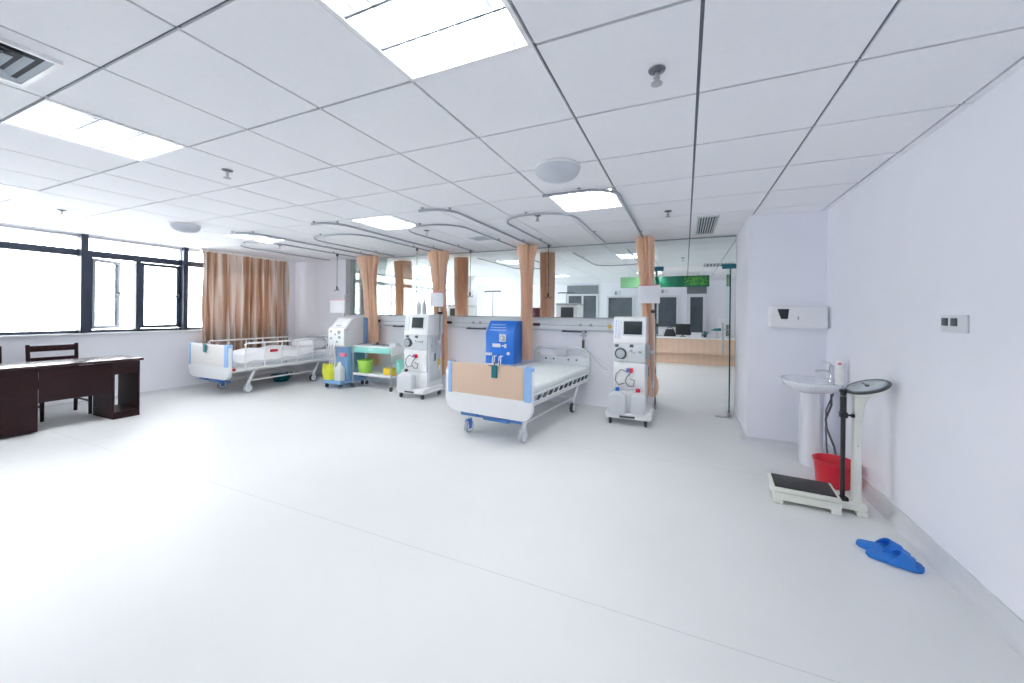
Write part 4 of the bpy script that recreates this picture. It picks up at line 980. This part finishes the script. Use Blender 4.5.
# slippers
def slipper(label, heel, ang, mirror=1):
    r = thing('slipper', label, 'slipper', (heel[0], heel[1], 0), ang, 'blue slide slippers')
    Ls = 0.235
    out = []
    def half(t):   # half-width along length
        return 0.040*(max(0, 1-(1-t/0.18)**2) if t < 0.18 else 1)**0.5 if t < 0.18 else (0.040+0.010*math.sin((t-0.18)/0.82*PI*0.75)) if t < 0.82 else (0.040+0.010*math.sin(0.64/0.82*PI*0.75))*max(0, 1-((t-0.82)/0.18)**2)**0.5
    N_ = 26
    up_ = [(k/N_*Ls, half(k/N_)) for k in range(N_+1)]
    poly = up_+[(x, -y) for x, y in reversed(up_[1:-1])]
    poly[0] = (0, 0.0); 
    B().prism(poly, 0, 0.024, 'xy', bev=0.004).build('sole', 'slipper', r)
    # strap: arched band over the fore-foot
    def st(u, v):
        a = PI*u; sn = math.sin(a); x = (0.090+0.055*sn)*(1-v)+(0.190+0.008*sn)*v; w_ = half(x/Ls)+0.004
        hgt = 0.062-0.026*v
        return (x, w_*math.cos(a), 0.008+hgt*sn**0.8)
    B().surf(st, 22, 8, thick=-0.007).build('strap', 'slipper', r, angle=60)
    return r
slipper('front blue slipper of the pair, nearer the camera', (0.958, 2.775), math.radians(-16))
slipper('rear blue slipper of the pair, nearer the wall', (0.945, 2.865), math.radians(-8))

# wall fittings
r = thing('hand_dryer', 'white wall box with a dark trapezoid window above the basin', 'dispenser', (0, YS, 0))
B().box(0.79, 1.27, -0.13, 0, 1.235, 1.455, 0.02, seg=3).build('housing', 'white', r)
B().prism([(0.850, 1.425), (0.950, 1.425), (0.938, 1.325), (0.882, 1.325)], -0.134, -0.128, 'xz').build('sight_window', 'screen', r)
B().box(1.02, 1.032, -0.134, -0.128, 1.32, 1.35, 0.002).build('keyhole', 'grey', r)
r = thing('light_switch', 'grey double switch plate on the right wall', 'switch', (XR, 2.70, 1.325))
B().box(-0.012, 0, -0.105, 0.105, -0.046, 0.046, 0.004).build('plate', 'lgrey', r)
for y in (0.065, -0.01):
    B().box(-0.016, -0.010, y-0.026, y+0.026, -0.012, 0.030, 0.003).build('rocker', 'dgrey', r, label='dark square rocker')

# ------------------------------------------------------------------ far room
def far_window(n, x0, x1, z0, z1, label, header=0.0, mull=None, door=False):
    w = thing(('door_%d' if door else 'window_%d') % n, label, 'door' if door else 'window', (0, YF, 0), kind='structure')
    f = 0.10 if door else 0.06
    b = B().box(x0, x1, -0.06, 0, z0, z0+f).box(x0, x1, -0.06, 0, z1-f-header, z1-header).box(x0, x0+f, -0.06, 0, z0+f, z1-f-header).box(x1-f, x1, -0.06, 0, z0+f, z1-f-header)
    if mull: b.box(mull-0.03, mull+0.03, -0.055, 0, z0+f, z1-f-header)
    b.build('frame', 'frame_white', w, smooth=False)
    B().box(x0+f, x1-f, -0.025, -0.005, z0+f, z1-f-header).build('pane', 'dark_glass', w, smooth=False)
    if header: B().box(x0, x1, -0.04, 0, z1-header, z1).build('header', 'header', w, smooth=False)
    return w
far_window(9, -3.86, -2.76, 0.95, 2.34, 'far window with a grey header, left of the green sign', 0.30, -3.30)
far_window(10, -2.46, -1.56, 1.10, 1.97, 'square dark far window below the left end of the green sign')
far_window(11, -0.98, -0.20, 0.90, 1.97, 'dark far window behind the reception counter')
far_window(3, 0.04, 0.60, 0.0, 2.27, 'white framed glass door in the far wall right of the dark window', 0.26, None, True)
b = B().box(-0.03, 0.03, -0.01, 0, -0.06, 0.06)
for x, z, lb in ((-2.1, 2.06, 'small notice above the square far window'), (-0.62, 2.10, 'small notice above the dark window behind the counter')):
    r = thing('wall_notice', lb, 'notice', (x, YF, z), group='small far wall notices')
    B().box(-0.11, 0.11, -0.012, 0, -0.07, 0.07, 0.003).build('board', 'lgrey', r)
    B().box(-0.09, -0.03, -0.015, -0.011, -0.055, 0.055).build('pictogram', 'header', r)
b = B().box(-6.3, -5.75, 9.4, 9.9, 0, H)
struct(b.build('trim_4', 'beige', smooth=False), 'pale pinkish pillar in the far room', 'pillar')

r = thing('hanging_sign', 'long dark green sign with leaf pattern hanging in the far room', 'sign', (0, 10.5, 0))
B().box(-1.62, 0.54, -0.04, 0.04, 2.065, 2.345, 0.006).build('panel', 'sign', r)
B().box(-1.62, -0.95, -0.044, -0.038, 2.07, 2.34).build('pale_panel', 'leafpale', r, label='pale green patterned end')
b = B(); rr = random.Random(3)
for k in range(60):
    x = rr.uniform(-0.02, 0.50); z = rr.uniform(2.10, 2.31); a = rr.choice((0.8, -0.8, 2.4, 0.3, -2.3))+rr.uniform(-0.2, 0.2); L_ = rr.uniform(0.035, 0.065)
    if abs(z-2.205)+abs(math.sin(a))*L_ > 0.135: a = rr.uniform(-0.3, 0.3)
    c, s_ = math.cos(a), math.sin(a)
    pl_ = [(x-c*L_, z-s_*L_), (x-s_*0.010, z+c*0.010), (x+c*L_, z+s_*L_), (x+s_*0.010, z-c*0.010)]
    b.prism(pl_, -0.0455-0.0001*k, -0.04, 'xz')
b.build('leaf_motif', 'leaf', r, smooth=False)
b = B()
for x in (-1.4, 0.3): b.cyl((x, 0, 2.34), (x, 0, H), 0.006)
b.build('hanging_rods', 'steel', r)

r = thing('reception_counter', 'long maple fronted reception counter in the far room', 'counter', (0, 11.3, 0))
B().box(-1.3, 2.4, -0.04, 0.66, 0.70, 0.735, 0.006).build('counter_top', 'white', r)
B().box(-1.25, 2.35, 0.0, 0.03, 0.30, 0.70).build('front_panel', 'counter', r)
B().box(-1.2, 2.3, 0.10, 0.62, 0.0, 0.70).build('carcass', 'counter', r)
r = thing('computer_monitor', 'black computer monitor on the reception counter', 'monitor', (-0.06, 11.62, 0.735))
B().box(-0.19, 0.19, -0.03, 0.0, 0.05, 0.36, 0.008).build('monitor_shell', 'black', r)
B().box(-0.08, 0.08, -0.06, 0.10, 0, 0.012, 0.003).cyl((0, 0.0, 0.01), (0, 0.0, 0.1), 0.02).build('stand', 'black', r)
B().box(-0.17, 0.17, -0.001, 0.003, 0.07, 0.34).build('screen', 'screen', r)
r = thing('desk_printer', 'white printer at the left end of the counter', 'printer', (-0.74, 11.66, 0.735))
B().box(-0.15, 0.15, -0.14, 0.14, 0, 0.14, 0.02).build('printer_body', 'white', r)
B().box(-0.12, 0.12, -0.20, -0.13, 0.02, 0.03, 0.003).build('paper_tray', 'grey', r)
r = thing('black_bag', 'black bag beside the monitor on the counter', 'bag', (-0.40, 11.62, 0.735))
def bg(u, v):
    a = 2*PI*u; k = (1-0.35*v)*(1 if v < 0.9 else 0.8); c, s_ = math.cos(a), math.sin(a)
    return (0.17*k*math.copysign(abs(c)**0.6, c), 0.09*k*math.copysign(abs(s_)**0.6, s_), 0.20*v+0.01*math.sin(3*a)*v)
B().surf(bg, 28, 10, cu=True, capu=True).build('bag_body', 'black', r, angle=60)
B().tube([(-0.08, 0, 0.18), (-0.06, 0, 0.25), (0.06, 0, 0.25), (0.08, 0, 0.18)], 0.01).build('bag_handle', 'black', r)
r = thing('paper_stack', 'white folders stacked right of the monitor on the counter', 'folders', (0.28, 11.56, 0.735))
B().box(-0.15, 0.13, -0.10, 0.10, 0, 0.06, 0.004).box(-0.12, 0.14, -0.09, 0.10, 0.06, 0.13, 0.004).build('folders', 'paper', r)
r = thing('potted_plant', 'small green potted plant on the counter', 'plant', (0.50, 11.52, 0.735))
B().lathe([(0.035, 0), (0.05, 0.08), (0.045, 0.08)], seg=16).build('pot', 'dgrey', r)
b = B(); rr = random.Random(5)
for k in range(22):
    a = rr.uniform(0, 6.28); e = rr.uniform(0.2, 1.2); L_ = rr.uniform(0.08, 0.17)
    d_ = Vector((math.cos(a)*math.cos(e), math.sin(a)*math.cos(e), math.sin(e))); p0 = Vector((0, 0, 0.075)); sd = d_.cross(Vector((0, 0, 1))).normalized()*0.014
    m_ = p0+d_*L_*0.6; b.quad(p0, m_+sd, p0+d_*L_+Vector((0, 0, -0.02)), m_-sd)
b.build('leaves', 'teal', r, smooth=False)
r = thing('green_desk_lamp', 'teal shaded desk lamp at the right end of the counter', 'lamp', (0.80, 11.56, 0.735))
B().lathe([(0.06, 0), (0.06, 0.012), (0.01, 0.02), (0.01, 0.2)], seg=18).build('stand', 'steel', r)
B().prism([(-0.16, 0.205), (-0.05, 0.255), (0.09, 0.265), (0.10, 0.19), (-0.05, 0.19)], -0.05, 0.05, 'xz', bev=0.01).build('shade', 'teal', r)
r = thing('white_office_chair', 'white and blue grey chair standing behind the counter end', 'chair', (1.06, 12.25, 0))
B().box(-0.22, 0.22, -0.20, 0.20, 0.45, 0.50, 0.02).build('seat', 'lgrey', r)
B().box(-0.20, 0.20, 0.17, 0.21, 0.55, 1.25, 0.03).build('backrest', 'white', r)
B().cyl((0, 0, 0.05), (0, 0, 0.46), 0.03).build('column', 'steel', r)
b = B()
for k in range(5):
    a = 2*PI*k/5; b.tube([(0, 0, 0.08), (0.26*math.cos(a), 0.26*math.sin(a), 0.055)], 0.018).ball((0.27*math.cos(a), 0.27*math.sin(a), 0.028), 0.028)
b.build('star_base', 'dgrey', r)

def drip_stand(label, x, y, zt):
    r = thing('drip_stand', label, 'drip stand', (x, y, 0), group='drip stands beyond the glass')
    B().cyl((0, 0, 0.05), (0, 0, zt), 0.013).build('pole', 'steel', r)
    b = B()
    for k in range(5):
        a = 2*PI*k/5; b.tube([(0, 0, 0.09), (0.27*math.cos(a), 0.27*math.sin(a), 0.06)], 0.014).ball((0.28*math.cos(a), 0.28*math.sin(a), 0.028), 0.028)
    b.build('star_base', 'dgrey', r)
    B().tube([(-0.20, 0, zt-0.02), (-0.18, 0, zt), (0.18, 0, zt), (0.20, 0, zt-0.02)], 0.014).build('hook_bar', 'dgrey', r)
    return r
drip_stand('drip stand with a flat T bar beyond the glass above the blue machine', -3.80, 7.2, 1.82)
drip_stand('drip stand beyond the glass left of the dark far window', -2.55, 8.5, 1.84)
def far_machine(label, x, y, ztop, m_):
    r = thing('far_dialysis_machine', label, 'dialysis machine', (x, y, 0), group='dialysis machines beyond the glass')
    B().box(-0.26, 0.26, -0.05, 0.5, 0.075, 0.14, 0.02).build('base', 'white', r)
    castors(r, [(-0.2, 0.0), (0.2, 0.0), (-0.2, 0.45), (0.2, 0.45)])
    B().box(-0.20, 0.20, 0.0, 0.46, 0.13, 1.02, 0.015).build('cabinet', m_, r)
    hd = B().box(-0.21, 0.21, -0.02, 0.47, 1.02, ztop-0.03, 0.015).build('monitor_head', 'white', r)
    B().box(-0.12, 0.14, -0.026, -0.018, 1.06, ztop-0.08, 0.004).build('screen', 'screen', hd)
    B().box(-0.22, 0.22, -0.03, 0.48, ztop-0.03, ztop, 0.006).build('top_tray', 'grey', r)
    return r
far_machine('white machine with a dark top tray beyond the glass at centre', -2.16, 7.25, 1.56, 'white')
far_machine('pale machine beyond the glass left of the drip stand', -4.55, 6.9, 1.52, 'mint')
def far_bed(label, x, y):
    r = thing('far_bed', label, 'bed', (x, y, 0), group='beds beyond the glass')
    B().box(-0.45, 0.45, 0, 0.04, 0.35, 0.95, 0.02).build('headboard', 'lgrey', r)
    B().box(-0.45, 0.45, 1.96, 2.0, 0.30, 0.80, 0.02).build('footboard', 'white', r)
    B().box(-0.44, 0.44, 0.04, 1.96, 0.38, 0.46, 0.01).build('bed_frame', 'white_metal', r)
    B().box(-0.44, 0.44, 0.05, 1.95, 0.46, 0.60, 0.04, seg=3).build('mattress', 'sheet', r)
    for sx in (-1, 1):
        for yy in (0.15, 1.85): B().cyl((sx*0.38, yy, 0), (sx*0.38, yy, 0.39), 0.03).build('leg', 'lgrey', r)
    return r
far_bed('white bed beyond the glass behind the blue machine', -3.15, 6.2)
far_bed('white bed beyond the glass behind the maple ended bed', -1.35, 6.2)
r = thing('maroon_case', 'maroon case on the bed head beyond the glass', 'case', (-2.62, 6.6, 0.0))
B().box(-0.14, 0.14, -0.1, 0.1, 0, 1.20, 0.01).build('stand', 'lgrey', r)
B().box(-0.12, 0.16, -0.12, 0.12, 1.20, 1.46, 0.012).build('case', 'maroon', r)
r = thing('vertical_blind', 'grey vertical blind bunched at the left end of the glass', 'blind', (-6.36, 6.0, 1.1))
b = B()
for k in range(9): b.box(k*0.028, k*0.028+0.012, -0.05, 0.05, 0, 1.15, 0.002)
b.build('slats', 'paper', r)
B().box(-0.02, 0.27, -0.03, 0.03, 1.15, 1.312, 0.006).build('head_rail', 'grey', r)

# ------------------------------------------------------------------ light
W = bpy.data.worlds.new('daylight_sky'); S.world = W; W.use_nodes = True
bgd = W.node_tree.nodes['Background']; bgd.inputs[0].default_value = (0.96, 0.985, 1.0, 1); bgd.inputs[1].default_value = 9.2
def portal(y0, y1, z0, z1):
    L = bpy.data.lights.new('window_portal', 'AREA'); L.shape = 'RECTANGLE'; L.size = y1-y0; L.size_y = z1-z0
    L.cycles.is_portal = True
    o = bpy.data.objects.new('window_portal', L); COL.objects.link(o)
    o.location = (XW-0.18, (y0+y1)/2, (z0+z1)/2); o.rotation_euler = (PI/2, 0, -PI/2)
portal(0.36, 5.2, ZS, H); portal(6.3, 12.4, ZS, H)

# ------------------------------------------------------------------ camera
cam = bpy.data.cameras.new('camera'); co = bpy.data.objects.new('camera', cam); COL.objects.link(co)
co.location = (0, 0, EYE)
cam.sensor_width = 36.0; cam.lens = 377.6*36/1024
cam.shift_x = (512-521.1)/1024; cam.shift_y = -(341.5-312.95)/1024
cam.clip_start = 0.05
RO = 0.010
A = 0.4102
co.rotation_euler = (Matrix.Rotation(A, 3, 'Z') @ Matrix.Rotation(PI/2, 3, 'X') @ Matrix.Rotation(RO, 3, 'Z')).to_euler()
S.camera = co
S.view_settings.view_transform = 'Standard'; S.view_settings.look = 'None'; S.view_settings.gamma = 1.0
S.view_settings.use_curve_mapping = False
S.view_settings.exposure = 0.40
S.cycles.max_bounces = 16; S.cycles.diffuse_bounces = 12; S.cycles.glossy_bounces = 5; S.cycles.transparent_max_bounces = 16
S.cycles.caustics_reflective = False; S.cycles.caustics_refractive = False
S.cycles.sample_clamp_indirect = 8.0
